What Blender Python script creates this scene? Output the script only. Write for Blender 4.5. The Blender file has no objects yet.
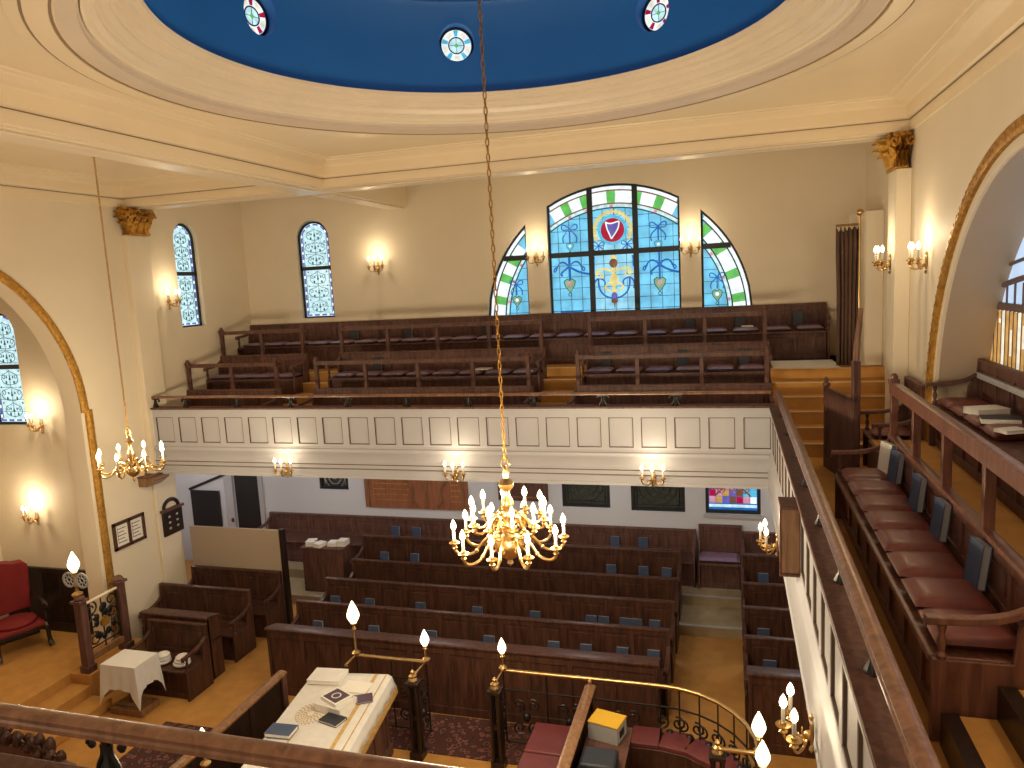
import bpy, bmesh, math, random
from mathutils import Vector, Matrix
PI = math.pi
RND = random.Random(11)
SC = bpy.context.scene
COL = SC.collection
sin, cos = math.sin, math.cos

# ------------------------------------------------------------------ materials
def new_mat(name):
    m = bpy.data.materials.new(name); m.use_nodes = True
    return m, m.node_tree, m.node_tree.nodes['Principled BSDF']

def paint(name, col, rough=.55, var=.06, scale=3.0, bump=.0, metal=0.0, coat=0.0, spec=.5):
    m, t, b = new_mat(name)
    tc = t.nodes.new('ShaderNodeTexCoord'); n = t.nodes.new('ShaderNodeTexNoise')
    n.inputs['Scale'].default_value = scale; n.inputs['Detail'].default_value = 5
    t.links.new(tc.outputs['Object'], n.inputs['Vector'])
    r = t.nodes.new('ShaderNodeValToRGB'); e = r.color_ramp.elements
    e[0].position = .3; e[1].position = .7
    e[0].color = (*[c*(1-var) for c in col], 1); e[1].color = (*[min(1, c*(1+var)) for c in col], 1)
    t.links.new(n.outputs['Fac'], r.inputs['Fac']); t.links.new(r.outputs['Color'], b.inputs['Base Color'])
    b.inputs['Roughness'].default_value = rough; b.inputs['Metallic'].default_value = metal
    b.inputs['Coat Weight'].default_value = coat; b.inputs['Coat Roughness'].default_value = .18
    b.inputs['Specular IOR Level'].default_value = spec
    if bump:
        n2 = t.nodes.new('ShaderNodeTexNoise'); n2.inputs['Scale'].default_value = scale*14; n2.inputs['Detail'].default_value = 3
        t.links.new(tc.outputs['Object'], n2.inputs['Vector'])
        bp = t.nodes.new('ShaderNodeBump'); bp.inputs['Strength'].default_value = bump; bp.inputs['Distance'].default_value = .01
        t.links.new(n2.outputs['Fac'], bp.inputs['Height']); t.links.new(bp.outputs['Normal'], b.inputs['Normal'])
    return m

def wood(name, dark, light, rough=.38, coat=.25, stretch=(9, 9, 1.2)):
    m, t, b = new_mat(name)
    tc = t.nodes.new('ShaderNodeTexCoord'); mp = t.nodes.new('ShaderNodeMapping'); mp.inputs['Scale'].default_value = stretch
    n = t.nodes.new('ShaderNodeTexNoise'); n.inputs['Scale'].default_value = 2.2; n.inputs['Detail'].default_value = 7; n.inputs['Distortion'].default_value = .7
    t.links.new(tc.outputs['Object'], mp.inputs['Vector']); t.links.new(mp.outputs['Vector'], n.inputs['Vector'])
    r = t.nodes.new('ShaderNodeValToRGB'); e = r.color_ramp.elements
    e[0].position = .32; e[1].position = .7; e[0].color = (*dark, 1); e[1].color = (*light, 1)
    t.links.new(n.outputs['Fac'], r.inputs['Fac']); t.links.new(r.outputs['Color'], b.inputs['Base Color'])
    b.inputs['Roughness'].default_value = rough; b.inputs['Coat Weight'].default_value = coat; b.inputs['Coat Roughness'].default_value = .22
    b.inputs['Specular IOR Level'].default_value = .28
    return m

def glow(name, col, s):
    m, t, b = new_mat(name)
    b.inputs['Base Color'].default_value = (*[c*.3 for c in col], 1); b.inputs['Roughness'].default_value = .25
    b.inputs['Emission Color'].default_value = (*col, 1); b.inputs['Emission Strength'].default_value = s
    return m

def glassy(name, col, s, var=.25, scale=9):
    """lit window glass with uneven colour"""
    m = paint(name, [c*.3 for c in col], .2)
    t = m.node_tree; b = t.nodes['Principled BSDF']
    tc = t.nodes.new('ShaderNodeTexCoord'); n = t.nodes.new('ShaderNodeTexNoise'); n.inputs['Scale'].default_value = scale
    t.links.new(tc.outputs['Object'], n.inputs['Vector'])
    r = t.nodes.new('ShaderNodeValToRGB'); e = r.color_ramp.elements
    e[0].position = .35; e[1].position = .68
    e[0].color = (*[c*(1-var) for c in col], 1); e[1].color = (*[c*(1+var*.5) for c in col], 1)
    t.links.new(n.outputs['Fac'], r.inputs['Fac']); t.links.new(r.outputs['Color'], b.inputs['Emission Color'])
    b.inputs['Emission Strength'].default_value = s*.62
    return m

def rug_mat(name):
    m, t, b = new_mat(name)
    tc = t.nodes.new('ShaderNodeTexCoord'); v = t.nodes.new('ShaderNodeTexVoronoi'); v.inputs['Scale'].default_value = 11
    n = t.nodes.new('ShaderNodeTexNoise'); n.inputs['Scale'].default_value = 12
    t.links.new(tc.outputs['Object'], v.inputs['Vector']); t.links.new(tc.outputs['Object'], n.inputs['Vector'])
    mx = t.nodes.new('ShaderNodeMath'); mx.operation = 'ADD'
    t.links.new(v.outputs['Distance'], mx.inputs[0]); t.links.new(n.outputs['Fac'], mx.inputs[1])
    r = t.nodes.new('ShaderNodeValToRGB'); r.color_ramp.interpolation = 'CONSTANT'
    e = r.color_ramp.elements; e[0].position = 0; e[0].color = (.06, .02, .016, 1); e[1].position = .72; e[1].color = (.20, .07, .05, 1)
    a = e.new(.9); a.color = (.02, .02, .03, 1); a = e.new(1.02); a.color = (.34, .22, .15, 1); a = e.new(1.1); a.color = (.07, .02, .015, 1)
    t.links.new(mx.outputs[0], r.inputs['Fac']); t.links.new(r.outputs['Color'], b.inputs['Base Color'])
    b.inputs['Roughness'].default_value = .95
    return m

M = dict(
    wall=paint('cream wall paint', (.75, .65, .50), .6, .03, 1.2, .03),
    ceil=paint('cream ceiling paint', (.81, .68, .49), .38, .03, 1.2),
    mould=paint('pale moulding paint', (.78, .67, .52), .35, .03, 2),
    white=paint('white gallery paint', (.455, .445, .47), .42, .03, 2),
    coolwall=paint('off white wall paint', (.64, .64, .68), .6, .03, 1.2),
    line=paint('brown shadow and print paint', (.10, .06, .035), .6), softline=paint('light brown shadow line paint', (.26, .17, .09), .6),  # dark lines painted for shadow gaps in mouldings; also notice lettering
    dome=paint('blue dome paint', (.0155, .16, .54), .55, .06, .8),
    wood=wood('dark varnished oak', (.078, .036, .028), (.17, .080, .060), .5, .0),
    woodred=wood('red brown varnished oak', (.042, .017, .012), (.105, .044, .028), .42, .12),
    oakred=wood('warm polished oak', (.10, .038, .026), (.21, .085, .055), .34, .2), rail=wood('handrail oak', (.15, .070, .042), (.28, .14, .085), .3, .3),
    woodmid=wood('mid brown oak', (.16, .075, .032), (.30, .155, .075), .35, .3),
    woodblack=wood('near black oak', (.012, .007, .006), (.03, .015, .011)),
    board=wood('reddish board wood', (.24, .085, .045), (.38, .15, .08)), barpaint=paint('mauve brown bar paint', (.13, .09, .09), .5), reveal=paint('taupe reveal tone', (.42, .32, .235), .7, .03, 1.2), ring=paint('mauve grey moulding paint', (.66, .55, .45), .4, .03, 2),
    dkglass=paint('unlit leaded glass', (.045, .05, .04), .35, .5, 16),
    carpet=paint('ochre carpet', (.50, .245, .060), .95, .10, 6, .25),
    carpetdull=paint('dull fawn carpet', (.38, .29, .17), .95, .10, 6, .25),
    nosing=paint('pale stair nosing', (.62, .44, .25), .7),
    gold=paint('gilded plaster', (.52, .27, .05), .36, .35, 22, .6, .75),
    brass=paint('polished brass', (.60, .40, .17), .30, .08, 8, 0, 1.0),
    iron=paint('black cast iron', (.018, .015, .014), .4, .1, 8, 0, .4),
    candle=paint('ivory candle tube', (.50, .45, .36), .5),
    bulb=glow('lit candle bulb', (1, .80, .50), 4.5),
    opal=glow('lit opal flame glass', (1, .84, .58), 2.2),
    leather=paint('maroon leather', (.17, .042, .034), .42, .15, 9, .1, 0, .12), padred=paint('dull maroon leather', (.15, .030, .034), .5, .12, 9, .1),
    purple=paint('plum seat velvet', (.27, .18, .28), .3, .12, 9, .0, 0, .35),
    red=paint('red upholstery', (.20, .008, .010), .75, .12, 8, .1),
    cloth=paint('white table linen', (.74, .72, .70), .85, .03, 6, .1),
    cream=paint('cream embroidered cloth', (.70, .68, .66), .8, .06, 10, .15),
    goldthread=paint('gold thread', (.55, .36, .13), .6, .2, 20),
    blue=paint('blue book cloth', (.05, .075, .15), .55, .12, 9),
    navy=paint('navy book cloth', (.018, .022, .035), .5, .12, 9),
    darkpurple=paint('dark purple cover', (.06, .025, .06), .5), paper=paint('book pages', (.80, .77, .70), .8, .05, 30),
    curtain=paint('brown velvet curtain', (.10, .052, .036), .8, .2, 5, .2),
    black=paint('black panel', (.012, .010, .010), .5),
    yellow=paint('yellow card', (.72, .42, .02), .6), grey=paint('grey card', (.42, .42, .43), .6), rug=rug_mat('patterned rug wool'),
    lead=paint('window lead', (.012, .014, .02), .5),
    gwhite=glassy('clear white glass', (.80, .90, .95), 1.0, .2), gblue=glassy('sky blue glass', (.16, .56, .84), .95, .3, 4), gcentre=glassy('light blue glass', (.28, .66, .88), .95, .3, 5),
    gpale=glassy('pale aqua glass', (.55, .82, .90), .95, .3, 14), ggreen=glassy('green glass', (.13, .55, .12), .8), golive=glassy('olive glass', (.24, .46, .26), .8), gred=glassy('ruby glass', (.55, .01, .06), .6),
    gyellow=glassy('yellow glass', (.80, .68, .24), .85), gdeep=glassy('cobalt glass', (.02, .16, .55), .7), gteal=glassy('dark teal glass', (.03, .16, .17), .35),
    gpink=glassy('pink glass', (.75, .35, .45), .7), gcyan=glassy('cyan glass', (.10, .55, .80), .85), gviolet=glassy('violet glass', (.16, .14, .55), .7),
    gamber=glassy('amber glass', (.60, .33, .10), .8, .3), gsky=glassy('pale sky glass', (.50, .66, .88), .9, .12, 3), gcream=glassy('cream glass', (.88, .80, .62), .95),
    gbrown=glassy('brown glass', (.30, .12, .06), .5),
)

# ------------------------------------------------------------------ mesh builder
class B:
    def __init__(s): s.v = []; s.f = []; s.T = Matrix.Identity(4)
    def add(s, vs, fs):
        o = len(s.v); s.v += [tuple(s.T @ Vector(p)) for p in vs]; s.f += [tuple(i+o for i in f) for f in fs]; return s
    def box(s, x0, x1, y0, y1, z0, z1):
        return s.add([(x0,y0,z0),(x1,y0,z0),(x1,y1,z0),(x0,y1,z0),(x0,y0,z1),(x1,y0,z1),(x1,y1,z1),(x0,y1,z1)],
                     [(0,3,2,1),(4,5,6,7),(0,1,5,4),(1,2,6,5),(2,3,7,6),(3,0,4,7)])
    def prism(s, poly, a, b, ax='y'):
        """poly in the two remaining axes, extruded along ax from a to b"""
        k = len(poly)
        P = {'x': lambda p, d: (d, p[0], p[1]), 'y': lambda p, d: (p[0], d, p[1]), 'z': lambda p, d: (p[0], p[1], d)}[ax]
        vs = [P(p, a) for p in poly] + [P(p, b) for p in poly]
        return s.add(vs, [tuple(range(k)), tuple(range(2*k-1, k-1, -1))] + [(i, i+k, (i+1) % k+k, (i+1) % k) for i in range(k)])
    def tube(s, pts, r, n=8, closed=False):
        pts = [Vector(p) for p in pts]; k = len(pts); rs = r if isinstance(r, (list, tuple)) else [r]*k
        vs = []; ref = None
        for i, p in enumerate(pts):
            a = pts[(i-1) % k] if (closed or i) else p; b = pts[(i+1) % k] if (closed or i < k-1) else p
            d = (b-a)
            d = d.normalized() if d.length > 1e-9 else Vector((0, 0, 1))
            if ref is None: ref = Vector((0, 0, 1)) if abs(d.z) < .9 else Vector((1, 0, 0))
            u = (ref - d*ref.dot(d))
            if u.length < 1e-4: u = d.orthogonal()
            u.normalize(); w = d.cross(u); ref = u
            vs += [tuple(p + (u*cos(2*PI*j/n) + w*sin(2*PI*j/n))*rs[i]) for j in range(n)]
        fs = [(i*n+j, i*n+(j+1) % n, ((i+1) % k)*n+(j+1) % n, ((i+1) % k)*n+j) for i in range(k if closed else k-1) for j in range(n)]
        if not closed: fs += [tuple(range(n-1, -1, -1)), tuple((k-1)*n+j for j in range(n))]
        return s.add(vs, fs)
    def lathe(s, prof, n=14, c=(0, 0, 0), closed=False):
        vs = []; k = len(prof)
        for r, z in prof: vs += [(c[0]+max(r, 1e-4)*cos(2*PI*j/n), c[1]+max(r, 1e-4)*sin(2*PI*j/n), c[2]+z) for j in range(n)]
        fs = [(i*n+j, i*n+(j+1) % n, ((i+1) % k)*n+(j+1) % n, ((i+1) % k)*n+j) for i in range(k if closed else k-1) for j in range(n)]
        if not closed:
            fs += [tuple(range(n-1, -1, -1)), tuple((k-1)*n+j for j in range(n))]
        return s.add(vs, fs)
    def ball(s, c, r, n=10):
        r = (r, r, r) if not isinstance(r, (tuple, list)) else r
        o = len(s.v); m = n//2+1
        pr = [(sin(PI*i/m), -cos(PI*i/m)) for i in range(m+1)]
        vs = [(c[0]+r[0]*max(a, 1e-3)*cos(2*PI*j/n), c[1]+r[1]*max(a, 1e-3)*sin(2*PI*j/n), c[2]+r[2]*z) for a, z in pr for j in range(n)]
        fs = [(i*n+j, i*n+(j+1) % n, (i+1)*n+(j+1) % n, (i+1)*n+j) for i in range(m) for j in range(n)]
        return s.add(vs, fs)
    def sweep(s, poly, path, ax='z'):
        """section (offset along the path's left normal, height) swept along an xy path"""
        k = len(poly); vs = []; m = len(path)
        for i, p in enumerate(path):
            a = Vector(path[max(0, i-1)]); b = Vector(path[min(m-1, i+1)]); d = (b-a).normalized(); nn = Vector((-d.y, d.x))
            vs += [(p[0]+nn.x*q[0], p[1]+nn.y*q[0], q[1]) for q in poly]
        fs = [(i*k+j, i*k+(j+1) % k, (i+1)*k+(j+1) % k, (i+1)*k+j) for i in range(m-1) for j in range(k)]
        fs += [tuple(range(k-1, -1, -1)), tuple((m-1)*k+j for j in range(k))]
        return s.add(vs, fs)

def mesh_from(name, b, off=(0, 0, 0)):
    me = bpy.data.meshes.new(name)
    me.from_pydata([(x-off[0], y-off[1], z-off[2]) for x, y, z in b.v], [], b.f)
    bm = bmesh.new(); bm.from_mesh(me); bmesh.ops.recalc_face_normals(bm, faces=bm.faces); bm.to_mesh(me); bm.free()
    me.shade_smooth(); me.set_sharp_from_angle(angle=math.radians(38))
    return me

def link(name, me, m, parent=None, bevel=0):
    if m is not None and not me.materials: me.materials.append(m)
    o = bpy.data.objects.new(name, me); COL.objects.link(o)
    if parent is not None: o.parent = parent
    if bevel:
        md = o.modifiers.new('bevel', 'BEVEL'); md.width = bevel; md.segments = 2; md.limit_method = 'ANGLE'; md.angle_limit = math.radians(50)
    return o

def part(name, b, m, parent, bevel=0, absolute=False, label=None):
    """absolute: b is in world coordinates and the parent chain is unrotated"""
    off = (0, 0, 0)
    if absolute:
        q = parent; acc = Vector((0, 0, 0))
        while q is not None: acc += q.location; q = q.parent
        off = tuple(acc)
    o = link(name, mesh_from(name, b, off), m, parent, bevel)
    if label: o['label'] = label
    return o

def tag(o, label, cat, group=None):
    o['label'] = label; o['category'] = cat
    if group: o['group'] = group
    return o

def thing(name, label, cat, loc=(0, 0, 0), rz=0, group=None):
    o = bpy.data.objects.new(name, None); COL.objects.link(o); o.empty_display_size = .1
    o.location = loc; o.rotation_euler = (0, 0, rz)
    return tag(o, label, cat, group)

def base_of(b):
    xs, ys, zs = zip(*b.v)
    return ((min(xs)+max(xs))/2, (min(ys)+max(ys))/2, min(zs))

def solo(name, b, m, label, cat, group=None, bevel=0):
    off = base_of(b); o = link(name, mesh_from(name, b, off), m, None, bevel); o.location = off
    return tag(o, label, cat, group)

def struct(name, b, m, bevel=0, parent=None):
    off = base_of(b) if parent is None else (0, 0, 0)
    if parent is not None: return part(name, b, m, parent, bevel, True)
    o = link(name, mesh_from(name, b, off), m, None, bevel); o.location = off; o['kind'] = 'structure'
    return o

def dup(root, loc, rz=None, label=None, group=None):
    r = root.copy(); COL.objects.link(r); r.location = loc
    if rz is not None: r.rotation_euler = (0, 0, rz)
    if label: r['label'] = label
    if group: r['group'] = group
    for ch in list(root.children):
        c = ch.copy(); COL.objects.link(c); c.parent = r
        for g in ch.children:
            d = g.copy(); COL.objects.link(d); d.parent = c
    return r

def slab(name, loops, plane, a, b, m, parent=None):
    """flat shape with holes (first loop outer) extruded from a to b along the plane's normal"""
    cu = bpy.data.curves.new(name, 'CURVE'); cu.dimensions = '2D'; cu.fill_mode = 'BOTH'; cu.extrude = abs(b-a)/2
    for lp in loops:
        sp = cu.splines.new('POLY'); sp.points.add(len(lp)-1); sp.use_cyclic_u = True
        for p, q in zip(sp.points, lp): p.co = (q[0], q[1], 0, 1)
    ob = bpy.data.objects.new(name, cu); COL.objects.link(ob)
    dg = bpy.context.evaluated_depsgraph_get(); me = bpy.data.meshes.new_from_object(ob.evaluated_get(dg))
    bpy.data.objects.remove(ob); bpy.data.curves.remove(cu)
    c = (a+b)/2; bd = B()
    for v in me.vertices:
        x, y, z = v.co
        bd.v.append({'x': (c+z, x, y), 'y': (x, c+z, y), 'z': (x, y, c+z)}[plane])
    bd.f = [tuple(p.vertices) for p in me.polygons]
    bpy.data.meshes.remove(me)
    # weld front, sides and back
    mm = bpy.data.meshes.new('t'); mm.from_pydata(bd.v, [], bd.f); bm = bmesh.new(); bm.from_mesh(mm)
    bmesh.ops.remove_doubles(bm, verts=bm.verts, dist=1e-4); bm.to_mesh(mm); bm.free()
    bd = B(); bd.v = [tuple(v.co) for v in mm.vertices]; bd.f = [tuple(p.vertices) for p in mm.polygons]; bpy.data.meshes.remove(mm)
    if m is None: return bd
    return struct(name, bd, m, 0, parent)

def arc(cx, cy, r, a0, a1, n=24):
    return [(cx+r*cos(math.radians(a0+(a1-a0)*i/n)), cy+r*sin(math.radians(a0+(a1-a0)*i/n))) for i in range(n+1)]

def rect(x0, x1, y0, y1): return [(x0, y0), (x1, y0), (x1, y1), (x0, y1)]
def arched(x0, x1, z0, zt, n=14):
    r = (x1-x0)/2
    return [(x0, z0), (x1, z0)] + arc((x0+x1)/2, zt-r, r, 0, 180, n)
def bez(p0, p1, p2, p3, n=10):
    p0, p1, p2, p3 = map(Vector, (p0, p1, p2, p3)); out = []
    for i in range(n+1):
        t = i/n; u = 1-t; out.append(tuple(p0*u**3 + p1*3*u*u*t + p2*3*u*t*t + p3*t**3))
    return out
def spiral(c, r0, r1, a0, turns, n=18, axes=((1, 0, 0), (0, 0, 1))):
    c = Vector(c); X = Vector(axes[0]); Y = Vector(axes[1])
    return [tuple(c + (X*cos(a0+2*PI*turns*i/n) + Y*sin(a0+2*PI*turns*i/n))*(r0+(r1-r0)*i/n)) for i in range(n+1)]
ORD = ['first', 'second', 'third', 'fourth', 'fifth', 'sixth', 'seventh', 'eighth', 'ninth', 'tenth', 'eleventh', 'twelfth', 'thirteenth', 'fourteenth', 'fifteenth', 'sixteenth', 'seventeenth', 'eighteenth', 'nineteenth', 'twentieth']
def lamp(name, loc, watts, col=(1, .82, .54), r=.04):
    l = bpy.data.lights.new(name, 'POINT'); l.energy = watts; l.color = col; l.shadow_soft_size = r
    o = bpy.data.objects.new(name, l); o.location = loc; COL.objects.link(o); return o
WORLD=.30; EXPO=0.85; W_CH=43; W_SC=4
# ------------------------------------------------------------------ the room shell
LX, RX, BY = -9.3, 2.07, 13.05          # left wall, right wall, back wall
AX = 6.25                               # axis of the two big arches and of the dome
DC = (-1.96, 6.25)                      # dome centre
FG, T2, T3 = 3.25, 3.75, 4.245          # gallery floors

struct('floor', B().box(-12.4, 2.7, -1.2, 13.3, -.12, 0), M['carpet'])
st = B(); st.box(-9.3, 2.07, 11.42, 12.18, 0, .17); st.box(-9.3, 2.07, 12.18, 13.05, 0, .34)
struct('floor_terrace', st, M['carpetdull'])

# left wall with the big arch
o = [(-1.2, 0), (AX-2.45, 0)] + [(AX-2.45, 4.1)] + arc(AX, 4.1, 2.45, 180, 0, 40)[1:] + [(AX+2.45, 0), (10.45, 0), (10.45, 2.85), (13.35, 2.85), (13.35, 7.6), (-1.2, 7.6)]
slab('wall_left', [o, arched(11.06, 11.68, 5.2, 7.05)], 'x', LX, LX-.32, M['wall'])
# chancel recess behind it
sl = slab('w', [[(-9.62, 0), (-11.6, 0), (-11.6, 6.9), (-9.62, 6.9)], arched(-11.35, -10.66, 3.86, 5.66)], 'y', 8.95, 9.25, None)
sl.box(-11.9, -11.6, 3.2, 9.25, 0, 6.9); sl.box(-11.9, -9.62, 3.2, 3.5, 0, 6.9); sl.box(-11.9, -9.62, 3.2, 9.25, 6.9, 7.1)
struct('wall_chancel', sl, M['wall'])
# lobby under the gallery, beyond the end of the left wall
lb = B(); lb.box(-12.4, -12.2, 10.3, 13.35, 0, 2.9); lb.box(-12.4, -9.62, 10.25, 10.45, 0, 2.9); lb.box(-12.4, -9.3, 10.3, 13.35, 2.85, 3.0)
struct('wall_lobby', lb, M['coolwall'])
# back wall, upper and lower
CW = (-1.95, 4.95, 2.33)
def lun(x0, x1, r=CW[2], zb=4.95, n=16):
    pts = [(x0, zb), (x1, zb)]
    for i in range(n+1):
        x = x1+(x0-x1)*i/n; pts.append((x, CW[1]+math.sqrt(max(r*r-(x-CW[0])**2, 0))))
    out = [pts[0]]
    for p in pts[1:]:
        if (p[0]-out[-1][0])**2+(p[1]-out[-1][1])**2 > 1e-6: out.append(p)
    return out
LUN = [(-4.279, -3.47), (-3.08, -.79), (-.45, .379)]
slab('wall_back', [rect(LX-.3, 2.7, 2.85, 7.6), arched(-8.12, -7.40, 5.2, 7.09)] + [lun(*q) for q in LUN], 'y', BY, BY+.32, M['wall'])
LOWW = [(-8.08, -7.42, 1.72, 2.55), (-3.02, -2.13, 1.53, 2.6), (-1.75, -.80, 1.50, 2.6), (-.45, .47, 1.50, 2.6)]
slab('wall_back_ground', [rect(-12.4, 2.7, 0, 2.85), rect(-10.2, -9.5, .02, 2.25)] + [rect(*q) for q in LOWW], 'y', BY, BY+.32, M['coolwall'])
# right wall with its arch
o = [(-1.2, 0), (13.35, 0), (13.35, 7.6), (-1.2, 7.6)]
h = [(AX-2.50, 3.7), (AX+2.50, 3.7)] + arc(AX, 4.0, 2.50, 0, 180, 44)
slab('wall_right', [o, h], 'x', RX, RX+.56, M['wall'])
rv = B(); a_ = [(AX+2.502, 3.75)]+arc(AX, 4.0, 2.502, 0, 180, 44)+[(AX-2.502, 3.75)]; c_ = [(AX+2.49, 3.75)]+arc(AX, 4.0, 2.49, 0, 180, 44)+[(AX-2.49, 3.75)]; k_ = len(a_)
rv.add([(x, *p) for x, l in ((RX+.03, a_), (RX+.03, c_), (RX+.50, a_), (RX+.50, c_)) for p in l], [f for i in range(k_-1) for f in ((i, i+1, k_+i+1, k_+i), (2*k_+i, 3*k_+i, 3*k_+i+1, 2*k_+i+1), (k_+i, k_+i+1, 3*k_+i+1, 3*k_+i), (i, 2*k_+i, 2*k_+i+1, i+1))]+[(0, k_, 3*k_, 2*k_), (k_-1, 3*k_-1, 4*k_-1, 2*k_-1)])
struct('wall_arch_reveal', rv, M['reveal'])  # arch lining in a tone darker than the wall

# gilded arch mouldings with a carved wave
def arch_band(name, x, d, r0, r1, zs, zb, shift):
    rb = B()
    def seg(pts_in, pts_out):
        k = len(pts_in)
        vs = []
        for a, b in zip(pts_in, pts_out):
            m = ((a[0]*.5+b[0]*.5), (a[1]*.5+b[1]*.5))
            vs += [(x, *a), (x+d*.7, *a), (x+d, a[0]*.7+b[0]*.3, a[1]*.7+b[1]*.3), (x+d, a[0]*.3+b[0]*.7, a[1]*.3+b[1]*.7), (x+d*.7, *b), (x, *b)]
        fs = [(i*6+j, i*6+(j+1) % 6, (i+1)*6+(j+1) % 6, (i+1)*6+j) for i in range(k-1) for j in range(6)]
        fs += [tuple(range(5, -1, -1)), tuple((k-1)*6+j for j in range(6))]
        rb.add(vs, fs)
    seg(arc(AX, zs, r0, 0, 180, 60), arc(AX, zs, r1, 0, 180, 60))
    for sg in (1, -1):
        seg([(AX+sg*(r0+shift), zb), (AX+sg*(r0+shift), zs+.03)], [(AX+sg*(r1+shift), zb), (AX+sg*(r1+shift), zs+.03)])
    q = struct(name, rb, M['gold'])
    k = B()
    for i in range(1, 150):
        a = math.radians(i*180/150); r = (r0+r1)/2+.012*(1 if i % 2 else -1)
        k.ball((x+d, AX+r*cos(a), zs+r*sin(a)), (.007, .020, .020), 6)
    struct('carved_beading', k, M['gold'], 0, q)
    return q
arch_band('trim_left_arch', LX, .05, 2.45, 2.57, 4.1, .45, .06)
arch_band('trim_right_arch', RX, -.05, 2.585, 2.70, 4.0, 3.75, 0)

# ceiling with its round opening
slab('ceiling', [rect(-9.6, 2.7, -1.2, 13.35), arc(DC[0], DC[1], 3.2, 0, 359, 90)], 'z', 7.57, 7.72, M['ceil'])
CORN = [(-.03, 7.575), (.32, 7.575), (.31, 7.558), (.25, 7.552), (.24, 7.54), (.12, 7.505), (.10, 7.495), (.085, 7.48), (.075, 7.35), (.045, 7.335), (.03, 7.33), (.03, 7.205), (-.03, 7.19)]
def cornice(name, paths, m='ceil'):
    b = B()
    for p in paths: b.sweep(CORN, p)
    q = struct(name, b, M[m]); q.data.set_sharp_from_angle(angle=math.radians(14))
    l = B()
    for p in paths: l.sweep([(.02, 7.325), (.046, 7.325), (.046, 7.331), (.02, 7.331)], p)
    struct('trim_cornice_shadow_line', l, M['softline'])  # brown strip painted for the shadow gap at the cornice step
bm_ = B()
bm_.box(LX, RX, 10.0, 10.42, 7.19, 7.57); bm_.box(LX, RX, 2.08, 2.5, 7.19, 7.57)
bm_.box(-6.13, -5.71, -1.2, 9.99, 7.17, 7.565); bm_.box(-6.13, -5.71, 10.43, BY, 7.17, 7.565)
struct('trim_ceiling_beams', bm_, M['ceil'], .012)
cornice('trim_cornice_centre', [[(RX, 2.5), (RX, 10)], [(RX, 10), (-5.71, 10)], [(-5.71, 10), (-5.71, 2.5)], [(-5.71, 2.5), (RX, 2.5)]])
cornice('trim_cornice_side', [[(-6.13, 2.5), (-6.13, 10)], [(-6.13, 10), (LX, 10)], [(LX, 10), (LX, 2.5)]])
cornice('trim_cornice_front', [[(RX, -1.2), (RX, 2.08)], [(LX, 2.08), (LX, -1.2)]])
ug = B()                                 # low bead under the beams
ug.box(LX, RX, 10.06, 10.36, 7.17, 7.19); ug.box(-6.07, -5.77, -1.2, 10.0, 7.15, 7.17); ug.box(-6.07, -5.77, 10.43, BY, 7.15, 7.17)
struct('trim_beam_soffit', ug, M['mould'], .008)

ring = [(3.36, 7.60), (3.36, 7.562), (3.275, 7.555), (3.27, 7.60), (3.258, 7.60), (3.255, 7.55), (3.115, 7.548), (3.11, 7.60), (3.098, 7.60), (3.095, 7.565), (3.08, 7.56)]
ring2 = [(3.08, 7.60), (3.08, 7.56), (2.955, 7.585), (2.95, 7.62), (2.94, 7.625), (2.93, 7.66)]
ring3 = [(2.93, 7.62), (2.93, 7.645), (2.915, 7.66), (2.88, 7.668), (2.85, 7.70), (2.845, 7.725), (2.80, 7.735), (2.77, 7.775), (2.765, 7.795), (2.735, 7.80), (2.72, 7.835), (2.66, 7.85), (2.645, 7.885), (2.59, 7.895), (2.575, 7.925), (2.70, 7.95), (2.95, 7.7)]
gr_ = B()
for r in (3.264, 3.104): gr_.lathe([(r-.009, 7.556), (r+.009, 7.556), (r+.009, 7.57), (r-.009, 7.57)], 120, (DC[0], DC[1], 0), True)
struct('trim_dome_line', gr_, M['softline'])
for nm, rp, mm in (('trim_dome_outer_ring', ring, 'ceil'), ('trim_dome_band', ring2, 'ring')):
    q = struct(nm, B().lathe(rp, 120, (DC[0], DC[1], 0), True), M[mm]); q.data.set_sharp_from_angle(angle=math.radians(14))
ring = ring3
struct('trim_dome_ring', B().lathe(ring, 120, (DC[0], DC[1], 0), True), M['mould']).data.set_sharp_from_angle(angle=math.radians(16))

# blue dome with seven round windows cut through it
pr = [(2.64, 7.93), (2.63, 8.2), (2.60, 8.5), (2.54, 8.85), (2.50, 8.9)]
pr += [(2.50*cos(math.radians(a)), 8.9+1.5*sin(math.radians(a))) for a in range(6, 91, 7)]
pr = pr[:-1]+[(.02, 10.4)]
outp = [(r+.26, z+(.05 if i == 0 else 0)+(.2*(z > 9))) for i, (r, z) in enumerate(pr)]; outp[-1] = (.02, 10.7)
dm = B().lathe(pr+outp[::-1], 96, (DC[0], DC[1], 0), True)
dome = struct('ceiling_dome', dm, M['dome'])
OCZ = 8.49
OCA = [-75.2+51.43*k for k in range(7)]
tmp = []
for a in OCA:
    c = B(); d = Vector((sin(math.radians(a)), cos(math.radians(a)), 0)); p = Vector((DC[0], DC[1], OCZ))
    c.tube([p+d*2.2, p+d*2.49, p+d*3.2], .205, 28)
    me = mesh_from('cut', c); q = bpy.data.objects.new('cut', me); COL.objects.link(q); tmp.append(q)
    md = dome.modifiers.new('b', 'BOOLEAN'); md.operation = 'DIFFERENCE'; md.object = q; md.solver = 'EXACT'
dg = bpy.context.evaluated_depsgraph_get()
me = bpy.data.meshes.new_from_object(dome.evaluated_get(dg)); dome.modifiers.clear(); dome.data = me
me.shade_smooth(); me.set_sharp_from_angle(angle=math.radians(30))
for q in tmp: bpy.data.objects.remove(q)

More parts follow.
